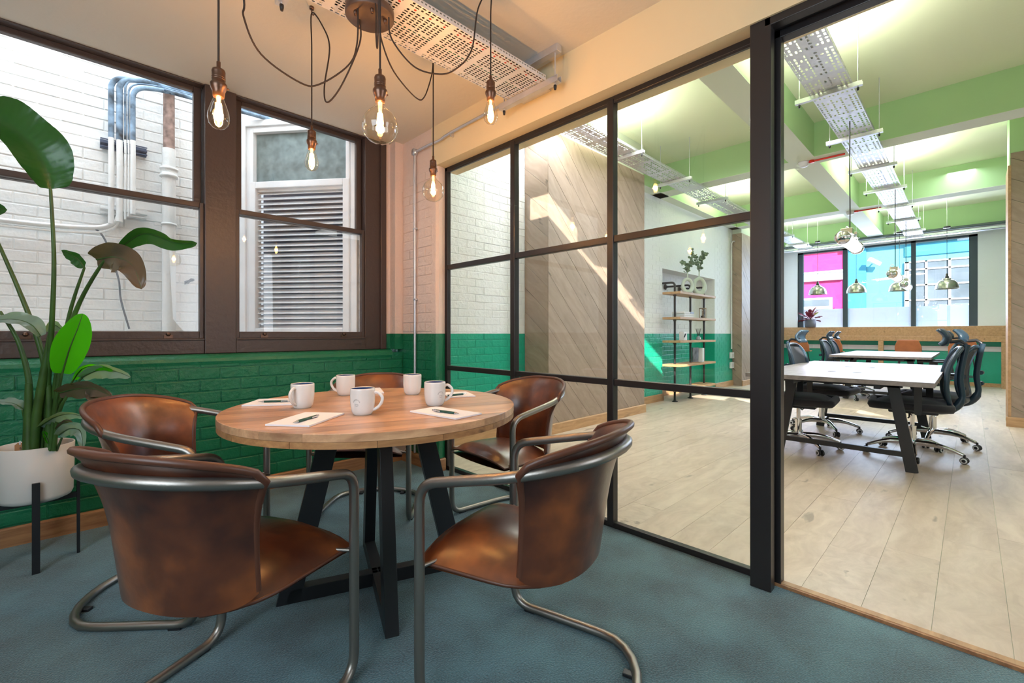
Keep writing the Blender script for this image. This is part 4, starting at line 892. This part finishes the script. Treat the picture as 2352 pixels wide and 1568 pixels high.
def leaf(pts, hw, roll, m, fold=.35, wave=.05, parent=sp_, org=O_, n=30, rib=.0012):
    P = [atd(*p) for p in pts]; c = spline(P, 24) if len(P) > 2 else P
    c = [c[min(len(c)-1, round(i*(len(c)-1)/n))] for i in range(n+1)]; vs = []; nu = 8
    for i, p in enumerate(c):
        t = i/n; d = (c[min(i+1, n)]-c[max(i-1, 0)]).normalized(); tocam = (V((0,0,H))-p).normalized(); side = d.cross(tocam).normalized(); side = Quaternion(d, roll) @ side; nrm = side.cross(d).normalized()
        wd = hw*(math.sin(PI*min(1, (t*.93+.05))**.78))**.75
        if t > .985: wd = hw*.02
        for j in range(nu+1):
            s = (j/nu-.5)*2; ph = t*19+(s > 0)*2
            vs.append(p+side*(wd*s*math.cos(fold*abs(s)))+nrm*(wd*abs(s)*math.sin(fold)+hw*wave*math.sin(ph)*abs(s)**1.5+rib*math.sin(t*150-abs(s)*9)*min(1, abs(s)*3))-org)
    fs = [(i*(nu+1)+j, i*(nu+1)+j+1, (i+1)*(nu+1)+j+1, (i+1)*(nu+1)+j) for i in range(n) for j in range(nu)]
    q = M().add(vs, fs, True); o = q.build('leaf', m, parent, sub=1)
    M().tube([p-org for p in c[:-1]], [.0032*(1-i/n)+.0008 for i in range(n)], 6).build('midrib', m_stem, o)
    return P[0]
def stem(pts, r0, r1, org=O_):
    P = spline([atd(*p)-org for p in pts], 6); k = len(P); M().tube(P, [r0+(r1-r0)*i/(k-1) for i in range(k)], 8).build('stem', m_stem, sp_)
m_leafp = leafmat('leaf_pale', (.22, .30, .27), (.26, .34, .32), .25)
m_leafo = leafmat('leaf_warm_under', (.11, .075, .05), (.14, .11, .07), .12)
leaf([(116,434,1.93),(80,345,1.90),(0,268,1.88),(-60,235,1.88)], .115, .35, m_leaf, .55, .09, n=60, rib=.0022)
leaf([(-80,520,2.0),(-30,480,1.98),(17,482,1.96)], .05, .2, m_leaf)
leaf([(272,572,1.92),(330,536,1.88),(400,556,1.86),(453,558,1.84)], .042, .55, m_leaf, .5, .10)
leaf([(194,614,2.0),(176,592,2.0),(142,576,2.0)], .030, -.5, m_leaf, .5, .1)
leaf([(222,596,1.96),(265,590,1.92),(305,610,1.88),(325,664,1.86)], .066, .25, m_leafo, .35, .10)
leaf([(143,857,2.0),(160,800,1.98),(178,755,1.97),(190,720,1.97)], .060, .12, m_leafb, .15, .02)
leaf([(168,872,2.02),(190,846,2.0),(225,840,1.98),(260,851,1.97)], .026, .9, m_leafb, .4, .08)
leaf([(188,866,2.02),(225,850,2.0),(265,852,1.98),(300,866,1.96)], .040, .6, m_leafp, .4, .1)
leaf([(136,902,2.02),(180,892,1.98),(220,893,1.95),(258,912,1.93)], .044, .5, m_leafo, .4, .14)
leaf([(205,895,1.98),(222,915,1.96),(214,948,1.95)], .030, .3, m_leafo, .4, .14)
leaf([(54,940,2.02),(28,926,2.0),(-12,922,2.0)], .028, .8, m_leafp, .4, .12)
leaf([(92,978,2.04),(125,958,2.02),(160,950,2.0),(195,958,1.98)], .030, .8, m_leafp, .4, .12)
leaf([(136,998,2.02),(160,984,2.0),(185,990,1.98),(190,1027,1.97)], .034, .4, m_leafp, .4, .12)
leaf([(130,984,2.04),(155,968,2.02),(186,984,2.0)], .016, .6, m_leafo, .4, .12)
leaf([(92,772,1.98),(70,745,1.97),(30,733,1.96),(-30,738,1.96)], .040, .6, m_leafp, .4, .1)
leaf([(112,762,2.1),(125,746,2.1),(150,764,2.1)], .026, .5, m_leafp, .3, .1)
leaf([(112,1018,2.05),(104,1000,2.04),(98,990,2.03)], .012, .5, m_leafb, .4, .1)
for pts, a, b in (
    ([(100,1034,2.08),(108,900,2.05),(118,760,2.0),(124,600,1.96),(116,434,1.93)], .014, .0055),
    ([(112,1032,2.06),(112,900,2.05),(90,790,2.02),(45,670,2.0),(-10,545,1.98)], .015, .0060),
    ([(118,1034,2.08),(138,850,2.04),(160,720,2.02),(194,614,2.0)], .013, .0045),
    ([(122,1034,2.10),(128,890,2.06),(152,780,2.02),(185,690,2.0),(236,604,1.96),(272,572,1.92)], .014, .0045),
    ([(68,1034,2.04),(68,930,2.03),(64,860,2.02),(40,780,2.0),(0,715,1.98)], .016, .0055),
    ([(78,1030,2.04),(88,930,2.03),(112,800,2.02),(118,760,2.02)], .020, .010), ([(66,1034,2.03),(66,960,2.03),(66,880,2.02)], .022, .012),
    ([(116,1034,2.06),(126,940,2.04),(143,857,2.0)], .010, .004), ([(124,1034,2.06),(135,950,2.04),(160,900,2.02),(190,866,2.02)], .009, .0035),
    ([(110,1034,2.08),(122,960,2.06),(150,905,2.04),(170,870,2.02)], .008, .0035), ([(62,1034,2.04),(60,985,2.04),(52,940,2.02)], .008, .004),
    ([(130,1034,2.08),(140,1010,2.04),(146,992,2.02)], .006, .003), ([(112,1034,2.08),(128,940,2.05),(150,902,2.02)], .008, .0035), ([(95,1034,2.06),(100,990,2.06),(112,970,2.05)], .007, .004)):
    stem(pts, a, b)
# ================================================================== OFFICE: desks, chairs, stools
def desk(cx, cy, lx, ly, lab):
    t = thing('desk', lab, 'desk', (cx, cy, 0))
    tp = M().box((-lx/2, -ly/2, .690), (lx/2, ly/2, .725)).build('desktop', m_desk, t, bevel=.002)
    for x, y in ((.25, -.08), (.25, .10), (-.55, -.08), (-.55, .10)): M().lathe([(0,0),(.032,0),(.034,.001),(0,.0015)], (x, y, .725), 16).build('cable_port', m_black, tp)
    for x in (-lx/2+.42, lx/2-.42):
        f = M()
        for s in (-1, 1): f.bar((x, s*.455, 0), (x, s*.34, .675), .028, .075, (0,1,0))
        f.box((x-.014, -.40, .64), (x+.014, .40, .68)); f.build('leg_frame', m_black, t)
        M().box((x-.012, -.40, .11), (x+.012, .40, .15)).build('stretcher', m_black, t)
    for y in (-.28, .28): M().box((-lx/2+.1, y-.02, .65), (lx/2-.1, y+.02, .689)).build('under_rail', m_black, t)
    return t
desk(5.42, .77, 2.45, 1.20, 'nearest pale oak bench desk with black trestle legs, seen through the doorway')
desk(9.95, .99, 2.5, 1.20, 'further pale oak bench desk towards the shopfront window')
def office_chair():
    t = empty('office_chair')
    q = M(); f = lambda u, v: (.27-.50*v, (u-.5)*.50*(1-.12*(abs(v-.5)*2)**3), .47+.035*(1-abs(2*u-1)**4)*(1-abs(2*v-1)**4)+(-.03*max(0, (.2-v)/.2)))
    q.grid(f, 12, 12); q.grid(lambda u, v: (lambda p: (p[0], p[1], .415+.02*abs(2*v-1)))(f(u, v)), 12, 12)
    for k in range(12):
        pass
    q.add([], []); s = q.build('seat', m_seatb, t)
    e = [f(i/8, 0) for i in range(9)]+[f(1, i/8) for i in range(1, 9)]+[f(1-i/8, 1) for i in range(1, 9)]+[f(0, 1-i/8) for i in range(1, 8)]
    M().tube([(x, y, .447) for x, y, z in e], .034, 8, closed=True).build('seat_edge', m_seatb, t)
    M().box((-.16, -.19, .385), (.16, .19, .42)).build('seat_pan', m_black, t, bevel=.01)
    # back frame: a loop, curved in side view, with mesh stretched over it
    def bk(y, z): k = (z-.50)/.46; return (-.215-.07*k+.045*math.sin(PI*min(1, max(0, k)))-.03*(1-(y/.23)**2), y, z)
    lp_ = [bk(y, z) for y, z in ((-.12,.47),(-.20,.50),(-.225,.60),(-.215,.74),(-.20,.86),(-.13,.93),(0,.94),(.13,.93),(.20,.86),(.215,.74),(.225,.60),(.20,.50),(.12,.47),(0,.465))]
    M().tube(spline(lp_, 4, True), .018, 8, closed=True).build('back_frame', m_plas, t)
    M().grid(lambda u, v: bk((u-.5)*.42*(1-.25*max(0, v-.75)*2), .48+.455*v), 10, 10).build('back_mesh', m_mesh, t, solid=.004)
    M().tube(spline([(-.10,0,.40),(-.24,0,.42),(-.31,0,.52),(-.30,0,.68),(-.32,0,.86),(-.34,0,.97)], 5), [.03]*10+[.022]*16, 8).build('spine', m_plas, t)
    for z in (.60, .70): M().cyl((-.32,-.05,z), (-.32,-.10,z), .020, 10).build('knob', m_plas, t)
    M().grid(lambda u, v: (-.190-.050*math.cos((v-.45)*2.8)+.030*abs(2*u-1)**2, (u-.5)*.27*(1-.35*abs(v-.5)), .965+.13*v), 10, 8).build('headrest', m_plas, t, solid=.022)
    M().tube([(-.32,0,.91),(-.33,0,.975),(-.30,0,1.0),(-.24,0,.99),(-.22,0,1.01)], .014, 8).build('headrest_arm', m_black, t)
    for s in (-1, 1):
        a = M(); a.bar((-.03, s*.27, .40), (-.03, s*.29, .64), .02, .05); a.bar((-.03, s*.18, .40), (-.03, s*.28, .40), .04, .02); a.build('armrest_post', m_black, t)
        M().box((-.16, s*.29-.035, .64), (.12, s*.29+.035, .665)).build('armrest_pad', m_black, t, bevel=.008)
    M().tube([(.02,.0,.36),(.02,.06,.34),(.03,.20,.35)], .006, 6).build('tilt_lever', m_black, t)
    M().cyl((0,0,.12), (0,0,.40), .016, 12).build('gas_column', m_chrome, t); M().cyl((0,0,.09), (0,0,.26), .028, 14).build('column_sleeve', m_chrome, t)
    for k in range(5):
        a = 2*PI*k/5+.35; d = V((math.cos(a), math.sin(a), 0)); s = V((-d.y, d.x, 0))
        M().tube(spline([d*.02+V((0,0,.115)), d*.15+V((0,0,.118)), d*.24+V((0,0,.100)), d*.325+V((0,0,.070))], 3), [.026,.025,.024,.022,.020,.018,.016,.015,.014,.013], 8).build('base_arm', m_chrome, t)
        c = d*.33; w_ = M()
        for g in (-1, 1): w_.lathe([(0,-.009),(.022,-.009),(.027,-.004),(.027,.004),(.022,.009),(0,.009)], c+s*(g*.016)+V((0,0,.027)), 14, s)
        w_.cyl(c+V((0,0,.03)), c+V((0,0,.075)), .008, 8); ca = w_.build('caster', m_black, t)
        r = M()
        for g in (-1, 1): r.lathe([(.013,0),(.022,0),(.022,.0015),(.013,.0015)], c+s*(g*.0255)+V((0,0,.027)), 14, s*g)
        r.build('caster_ring', m_white, ca)
    return t
oc0 = office_chair()
for i, (x, y, a, lab) in enumerate([
    (5.28, .36, 95, 'office chair nearest the doorway on the right side of the near desk'), (6.02, .26, 82, 'second office chair on the right side of the near desk, mostly hidden'),
    (4.92, 1.14, -86, 'office chair on the left side of the near desk, half hidden by the door post'), (5.93, 1.15, -95, 'office chair with sunlit headrest, second on the left side of the near desk'),
    (9.15, 1.46, -92, 'dark office chair first on the left side of the further desk'), (10.0, 1.50, -88, 'dark office chair second on the left side of the further desk'),
    (9.25, .42, 88, 'dark office chair on the right side of the further desk')]):
    c = oc0 if i == 0 else copy_tree(oc0); c.location = (x, y, .0); c.rotation_euler[2] = math.radians(a); tag(c, lab, 'chair', 'mesh office chairs at the bench desks')
# counter under the street window
ct = thing('counter', 'long oak window bar with raised ledge under the shopfront window', 'counter', (12.9, 1.5, 0))
y0, y1 = -1.98, 1.94
M().box((-.05, y0, .90), (.30, y1, 1.01)).build('worktop', m_oaks, ct, bevel=.004)
M().box((.12, y0, 1.01), (.30, y1, 1.215)).build('ledge', m_oaks, ct, bevel=.004)
for y in (-1.96, -.08-.02, 1.90): M().box((-.04, y-.045, 0), (.03, y+.045, .90)).build('post', m_oaks, ct)
M().box((.24, y0, 0), (.29, y1, .07)).build('plinth', m_oaks, ct)
M().box((.262, y0, .70), (.295, y1, .80)).build('socket_trunking', m_white, ct)
for y in (-1.2, -.3, .6, 1.3): M().box((.255, y-.07, .715), (.262, y+.07, .785)).build('double_socket', m_white, ct)
def stool():
    t = empty('bar_stool')
    M().grid(lambda u, v: (lambda y, r: ((.18-.36*v) if v < .55 else -.018-.20*math.sin((v-.55)/.45*1.3)*.55-.06*(1-0), y, .64+.02*(2*u-1)**2 if v < .55 else .64+.30*((v-.55)/.45)))((u-.5)*(.42 if v < .8 else .42-.5*(v-.8)), 0), 8, 14).build('seat_shell', m_tan, t, solid=.02, sub=1)
    for sx in (-1, 1):
        for sy in (-1, 1): M().cyl((sx*.20, sy*.21, 0), (sx*.10, sy*.13, .63), .011, 8).build('leg', m_black, t)
    for sy in (-1, 1): M().cyl((-.17, sy*.18, .24), (.17, sy*.18, .24), .008, 8).build('footrest', m_black, t)
    M().cyl((.17, -.18, .24), (.17, .18, .24), .008, 8).build('footrest', m_black, t); M().cyl((-.17, -.18, .24), (-.17, .18, .24), .008, 8).build('footrest', m_black, t)
    return t
st0 = stool()
for i, (px, lab) in enumerate(((1838, 'tan leather bar stool under the maroon plant at the window bar'), (1912, 'tan bar stool second from the left at the window bar, partly behind a headrest'), (2087, 'tan bar stool third from the left at the window bar'), (2212, 'tan bar stool rightmost at the window bar'))):
    c = st0 if i == 0 else copy_tree(st0); p = onx(px, 800, 12.35); c.location = (p.x, p.y, 0); tag(c, lab, 'stool', 'tan leather stools at the window bar')
# pot plant on the ledge
pp = onx(1861, 745, 13.05); pp.z = 1.216
pt2 = thing('plant_pot', 'small grey pot on the window bar ledge', 'pot', pp)
M().lathe([(0,0),(.105,0),(.115,.01),(.125,.19),(.118,.19),(.115,.17),(0,.165)], seg=28).build('pot', mat('grey_ceramic', (.10,.10,.12), .6), pt2)
mp = thing('maroon_plant', 'maroon leaved plant growing in the grey pot on the window bar', 'plant', pp+V((0,0,.166)))
m_lime = mat('lime_leaf', (.45,.5,.12), .5)
for i in range(26):
    a = i*2.4; el = random.uniform(-.1, 1.25); L_ = random.uniform(.12, .28); d = V((math.cos(a)*math.cos(el), math.sin(a)*math.cos(el), math.sin(el))); b = d*L_*.9
    s = d.cross(V((0,0,1))).normalized(); n = s.cross(d); l = .075; w_ = .045; q = M(); q.tube([(0,0,0), tuple(b*.5+V((0,0,.04))), tuple(b)], .004, 5)
    q.grid(lambda u, v: tuple(b+d*(v-.3)*l*2+s*((u-.5)*2*w_*math.sin(PI*min(1, .05+v*.95))**.7)+n*(.02*(2*u-1)**2-.03*v*v)), 4, 6)
    q.build('leaf', m_lime if i == 7 else m_mar, mp)
# ------------------------------------------------------------------ hanging lamps in the office
dp = None
def dome():
    t = empty('dome_pendant')
    M().lathe([(.165,0),(.163,.008),(.158,.05),(.142,.10),(.112,.142),(.074,.165),(.060,.170),(.060,.190),(.045,.195),(0,.197)], seg=32).build('shade', m_pewter, t, solid=.003)
    M().lathe([(.030,.195),(.030,.225),(.020,.24),(.020,.27),(.006,.285)], seg=14).build('lamp_holder', m_black, t)
    M().cyl((0,0,.28), (0,0,1.13), .004, 6).build('cord', m_black, t); M().cyl((0,0,1.15), (0,0,1.715), .004, 6).build('suspension_rod', m_galv, t); M().lathe([(0,1.12),(.05,1.12),(.05,1.15),(0,1.15)], seg=16).build('ceiling_rose', m_black, t)
    M().lathe([(0,.03),(.03,.04),(.035,.065),(.02,.10)], seg=14).build('bulb', mat('dome_bulb', (1,1,1), .4, emit=(1,.9,.75), es=6), t)
    return t
d0 = dome()
for i, (px, py, lab) in enumerate(((1878,676,'pewter dome pendant leftmost before the pink building'), (1967,672,'pewter dome pendant second from the left, at the edge of the pink building'), (2066,668,'pewter dome pendant third from the left, behind the tube lamps'), (2175,663,'pewter dome pendant rightmost before the gridded window'))):
    c = d0 if i == 0 else copy_tree(d0); p = onx(px, py, 11.6); c.location = p; tag(c, lab, 'light', 'pewter dome pendants over the window bar')
def tube_lamp():
    t = empty('tube_lamp')
    M().cyl((-.33,0,0), (.33,0,0), .052, 20).build('glass_tube', m_tubel, t)
    for s in (-1, 1):
        M().lathe([(0,-.055),(.035,-.05),(.058,-.03),(.062,-.02),(.062,.03),(.052,.035)], (s*.345,0,0), 20, (s*-1 if s < 0 else -1, 0, 0) if s > 0 else (1,0,0)).build('end_cap', m_chrome, t)
    for x in (-.12, .12):
        q = M(); q.box((x-.05,-.045,.06), (x+.05,.045,.115)); q.tube([(x,-.05,0),(x,-.045,.05),(x,0,.08),(x,.045,.05),(x,.05,0)], .007, 6); q.build('bracket', m_chrome, t, bevel=.006)
    M().tube(spline([(.02,0,.115),(.16,.05,.19),(.24,.09,.10),(.15,.07,.04),(.03,.03,.10)], 6), .005, 6).build('flex_loop', m_white, t)
    M().box((-.30,-.02,.05), (.30,.02,.065)).build('reflector', m_chrome, t)
    return t
t0 = tube_lamp()
for i, (px, py, x, lab) in enumerate(((1952, 558, 5.33, 'glowing chrome tube lamp nearest the doorway'), (2056, 634, 8.3, 'glowing chrome tube lamp second along the office tray'), (2081, 656, 10.7, 'glowing chrome tube lamp furthest along the office tray'))):
    c = t0 if i == 0 else copy_tree(t0); p = onx(px, py, x); c.location = p; tag(c, lab, 'light', 'chrome tube lamps hung from the office tray')
    M().tube(spline([(0,0,.11),(.01,0,.35),(-.008,0,.7),(0,0,3.08-p.z)], 5), .005, 6).build('cord', m_black, c)
    area('tube_glow', p+V((0,0,-.06)), (0,0,-1), .6, .08, 14, (.9, .95, 1))
for (px, py, qx, qy, lab) in ((1846, 380, 1943, 352, 'white smoke detector on the ceiling beam near the doorway'), (1953, 491, 2022, 473, 'white smoke detector further along the ceiling beam')):
    p = onz(px, py, 3.15); t = thing('smoke_detector', lab, 'detector', (p.x, p.y, 3.19))
    M().lathe([(0,-.06),(.035,-.058),(.05,-.045),(.053,-.02),(.06,-.015),(.06,0),(0,0)], seg=24).build('head', m_white, t)
    M().tube([(.0,-.04,-.012), (.0, -.42, -.012)], .011, 8).build('red_conduit', m_red, t); M().lathe([(0,0),(.03,0),(.03,.025),(0,.025)], (0,-.085,-.026), 14).build('red_box', m_red, t)
# ================================================================== SHELF UNIT
sx0, sx1, sy0, sy1 = 6.65, 8.01, 3.093, 3.38
su = thing('shelf_unit', 'black pipe shelving with oak boards standing in front of the wall recess', 'shelf', (7.33, 3.24, 0))
def pl3(x, y, z): return (x-7.33, y-3.24, z)
SZ = [.21, .587, .955, 1.316, 1.704]
for z in SZ: 
    b = M().box(pl3(sx0, sy0, z-.035), pl3(sx1, sy1, z)).build('shelf_board', m_oaks, su, bevel=.003)
for x in (6.80, 7.36, 7.90):
    M().tube([V(pl3(*p)) for p in fillet([(x, 3.25, .0), (x, 3.25, 1.86), (x, 3.60, 1.86), (x, 3.68, 1.86)], .06)], .017, 10).build('pipe', m_black, su)
    M().lathe([(0,0),(.045,0),(.045,.01),(.022,.014),(.022,.03)], pl3(x, 3.25, 0), 14).build('foot_flange', m_black, su)
    M().lathe([(0,0),(.05,0),(.05,.01),(.022,.014),(.022,.04)], pl3(x, 3.69, 1.86), 14, (0,-1,0)).build('wall_flange', m_black, su)
    for z in SZ: M().cyl(pl3(x, 3.25, z-.06), pl3(x, 3.25, z-.036), .023, 10).build('collar', m_black, su)
def onsh(px, z, y=3.22): a = ray(px, 766); return V((a[0]/a[1]*y, y, z))
for px, sc, z, labv, labp, ne, hh in ((1579, 1.0, 1.704, 'shorter pale ring vase on the top shelf', 'eucalyptus sprigs in the shorter ring vase', 20, .26), (1606, 1.2, 1.704, 'taller pale ring vase at the right of the top shelf', 'taller eucalyptus sprigs in the right-hand ring vase', 30, .42)):
    c = onsh(px, z, 3.17); v = thing('vase', labv, 'vase', c, 0, 'ring vases on the top shelf'); v.rotation_euler[2] = -.5
    ring = [V((.088*sc*math.sin(2*PI*i/20), 0, .115*sc-.10*sc*math.cos(2*PI*i/20)*(1.05 if math.cos(2*PI*i/20) < 0 else 1))) for i in range(20)]
    M().tube(ring, [(.026+.012*(math.cos(2*PI*i/20) > 0)*math.cos(2*PI*i/20))*sc for i in range(20)], 10, closed=True).build('body', mat('pale_ceramic', (.55,.62,.55), .5), v)
    M().tube([(0,0,.235*sc), (0,0,.26*sc), (0,0,.33*sc)], [.016, .011, .010], 10).build('neck', mat('pale_ceramic2', (.55,.62,.55), .5), v)
    e = thing('eucalyptus', labp, 'foliage', c+V((0,0,.33*sc)), 0, 'eucalyptus in the ring vases')
    for k in range(ne//4):
        a = k*2.3; d = V((math.cos(a)*.55, math.sin(a)*.3, 1)).normalized(); L_ = hh*random.uniform(.6, 1)
        P_ = spline([V((0,0,-.05)), d*L_*.5+V((0,0,.02)), d*L_+V((math.cos(a)*.08,0,-.02))], 4); q = M(); q.tube(P_, .003, 5); 
        for p in P_[2:]:
            for r_ in (0, 1):
                ax = V((random.uniform(-1,1), random.uniform(-1,1), random.uniform(-.3,1))).normalized(); cc_ = p+V((random.uniform(-.035,.035), random.uniform(-.03,.03), random.uniform(-.02,.02)))
                q.lathe([(0,0),(.022,.001),(.024,.002),(0,.003)], cc_, 8, ax)
        q.build('sprig', m_euc, e)
bkx = onsh(1570, 1.316)
for i, (c_, dd, lab) in enumerate(((( .62,.64,.66), 0, 'white book at the bottom of the small stack on the second shelf'), ((.55,.62,.66), .006, 'white book in the middle of the small stack on the second shelf'), ((.70,.72,.72), -.004, 'white and black book on top of the small stack on the second shelf'))):
    b = thing('book', lab, 'book', (bkx.x-.02+dd, 3.22, 1.316+i*.030), 0, 'books stacked on the second shelf')
    M().box((-.17,-.10,0), (.17,.10,.028)).build('cover', mat('book_cover', c_, .5), b, bevel=.001); M().box((-.165,-.101,.003), (.168,.098,.025)).build('pages', m_paper, b)
    if i == 2: M().box((.04,-.103,.001), (.171,.03,.0285)).build('dark_spine', m_black, b)
hg = thing('hourglass', 'small wooden hourglass on the second shelf', 'hourglass', onsh(1614, 1.316, 3.2))
m_brz = mat('aged_brass', (.30,.22,.14), .4, .6)
for z in (0, .165): M().lathe([(0,z),(.062,z),(.062,z+.014),(0,z+.014)], seg=8).build('end_plate', m_brz, hg)
for k in range(4): a = k*PI/2+.5; M().cyl((.05*math.cos(a), .05*math.sin(a), .01), (.05*math.cos(a), .05*math.sin(a), .17), .006, 8).build('pillar', m_brz, hg)
M().lathe([(0,.015),(.035,.02),(.035,.05),(.005,.09),(.035,.13),(.035,.16),(0,.165)], seg=16).build('glass', m_wglass, hg); M().lathe([(0,.016),(.033,.02),(.03,.045),(0,.055)], seg=14).build('sand', m_black, hg)
jg = thing('tin_box', 'white tin with blue spout on the middle shelf', 'tin', onsh(1569, .955, 3.2)); M().box((-.06,-.04,0), (.06,.04,.135)).build('body', m_white, jg, bevel=.006); M().tube([(-.05,-.045,.06),(-.09,-.06,.05),(-.02,-.05,.10)], .009, 8).build('spout', m_plas, jg)
rd = thing('reed_diffuser', 'little reed diffuser bottle on the middle shelf', 'diffuser', onsh(1604, .955, 3.2)); M().lathe([(0,0),(.032,0),(.035,.01),(.033,.045),(.012,.06),(.012,.075)], seg=16).build('bottle', mat('smoke_glass', (.3,.35,.38), .2), rd); M().box((-.018,-.037,.012), (.018,-.033,.04)).build('label', m_paper, rd)
for k in range(7): a = k*.9; M().cyl((0,0,.03), (.05*math.cos(a), .04*math.sin(a), .19), .0025, 5).build('reed', m_black, rd)
fr_ = thing('photo_frame', 'grey abstract picture leaning on the fourth shelf', 'picture', onsh(1597, .587, 3.26)); M().box((-.11,-.01,0), (.11,.012,.24)).build('panel', mat('grey_art', (.20,.20,.22), .6, var=.7, vscale=9), fr_)
wb_ = thing('white_ornament', 'white block vase on the fourth shelf', 'ornament', onsh(1611, .587, 3.16)); M().box((-.04,-.035,0), (.04,.035,.235)).build('body', m_white, wb_, bevel=.008)
# wall sockets and conduit by the second clad column
sc_ = thing('conduit', 'white conduit running up the wall left of the second oak column', 'conduit', (9.70, 3.43, 0)); M().tube([(0,0,.75), (0,0,2.15)], .012, 8).build('riser', m_white, sc_); M().tube(fillet([(0,0,2.15), (0,0,2.95), (.9,-.22,2.95)], .1), .012, 8).build('bend', m_white, sc_)
for z, lab in ((.62, 'upper white double socket beside the second oak column'), (.42, 'lower white double socket beside the second oak column')):
    k = thing('wall_socket', lab, 'socket', (9.70, 3.435, z)); M().box((-.08,-.03,-.06), (.08,.01,.06)).build('back_box', m_white, k, bevel=.004); M().box((-.05,-.034,-.03), (.05,-.03,.03)).build('face_plate', m_galv, k)
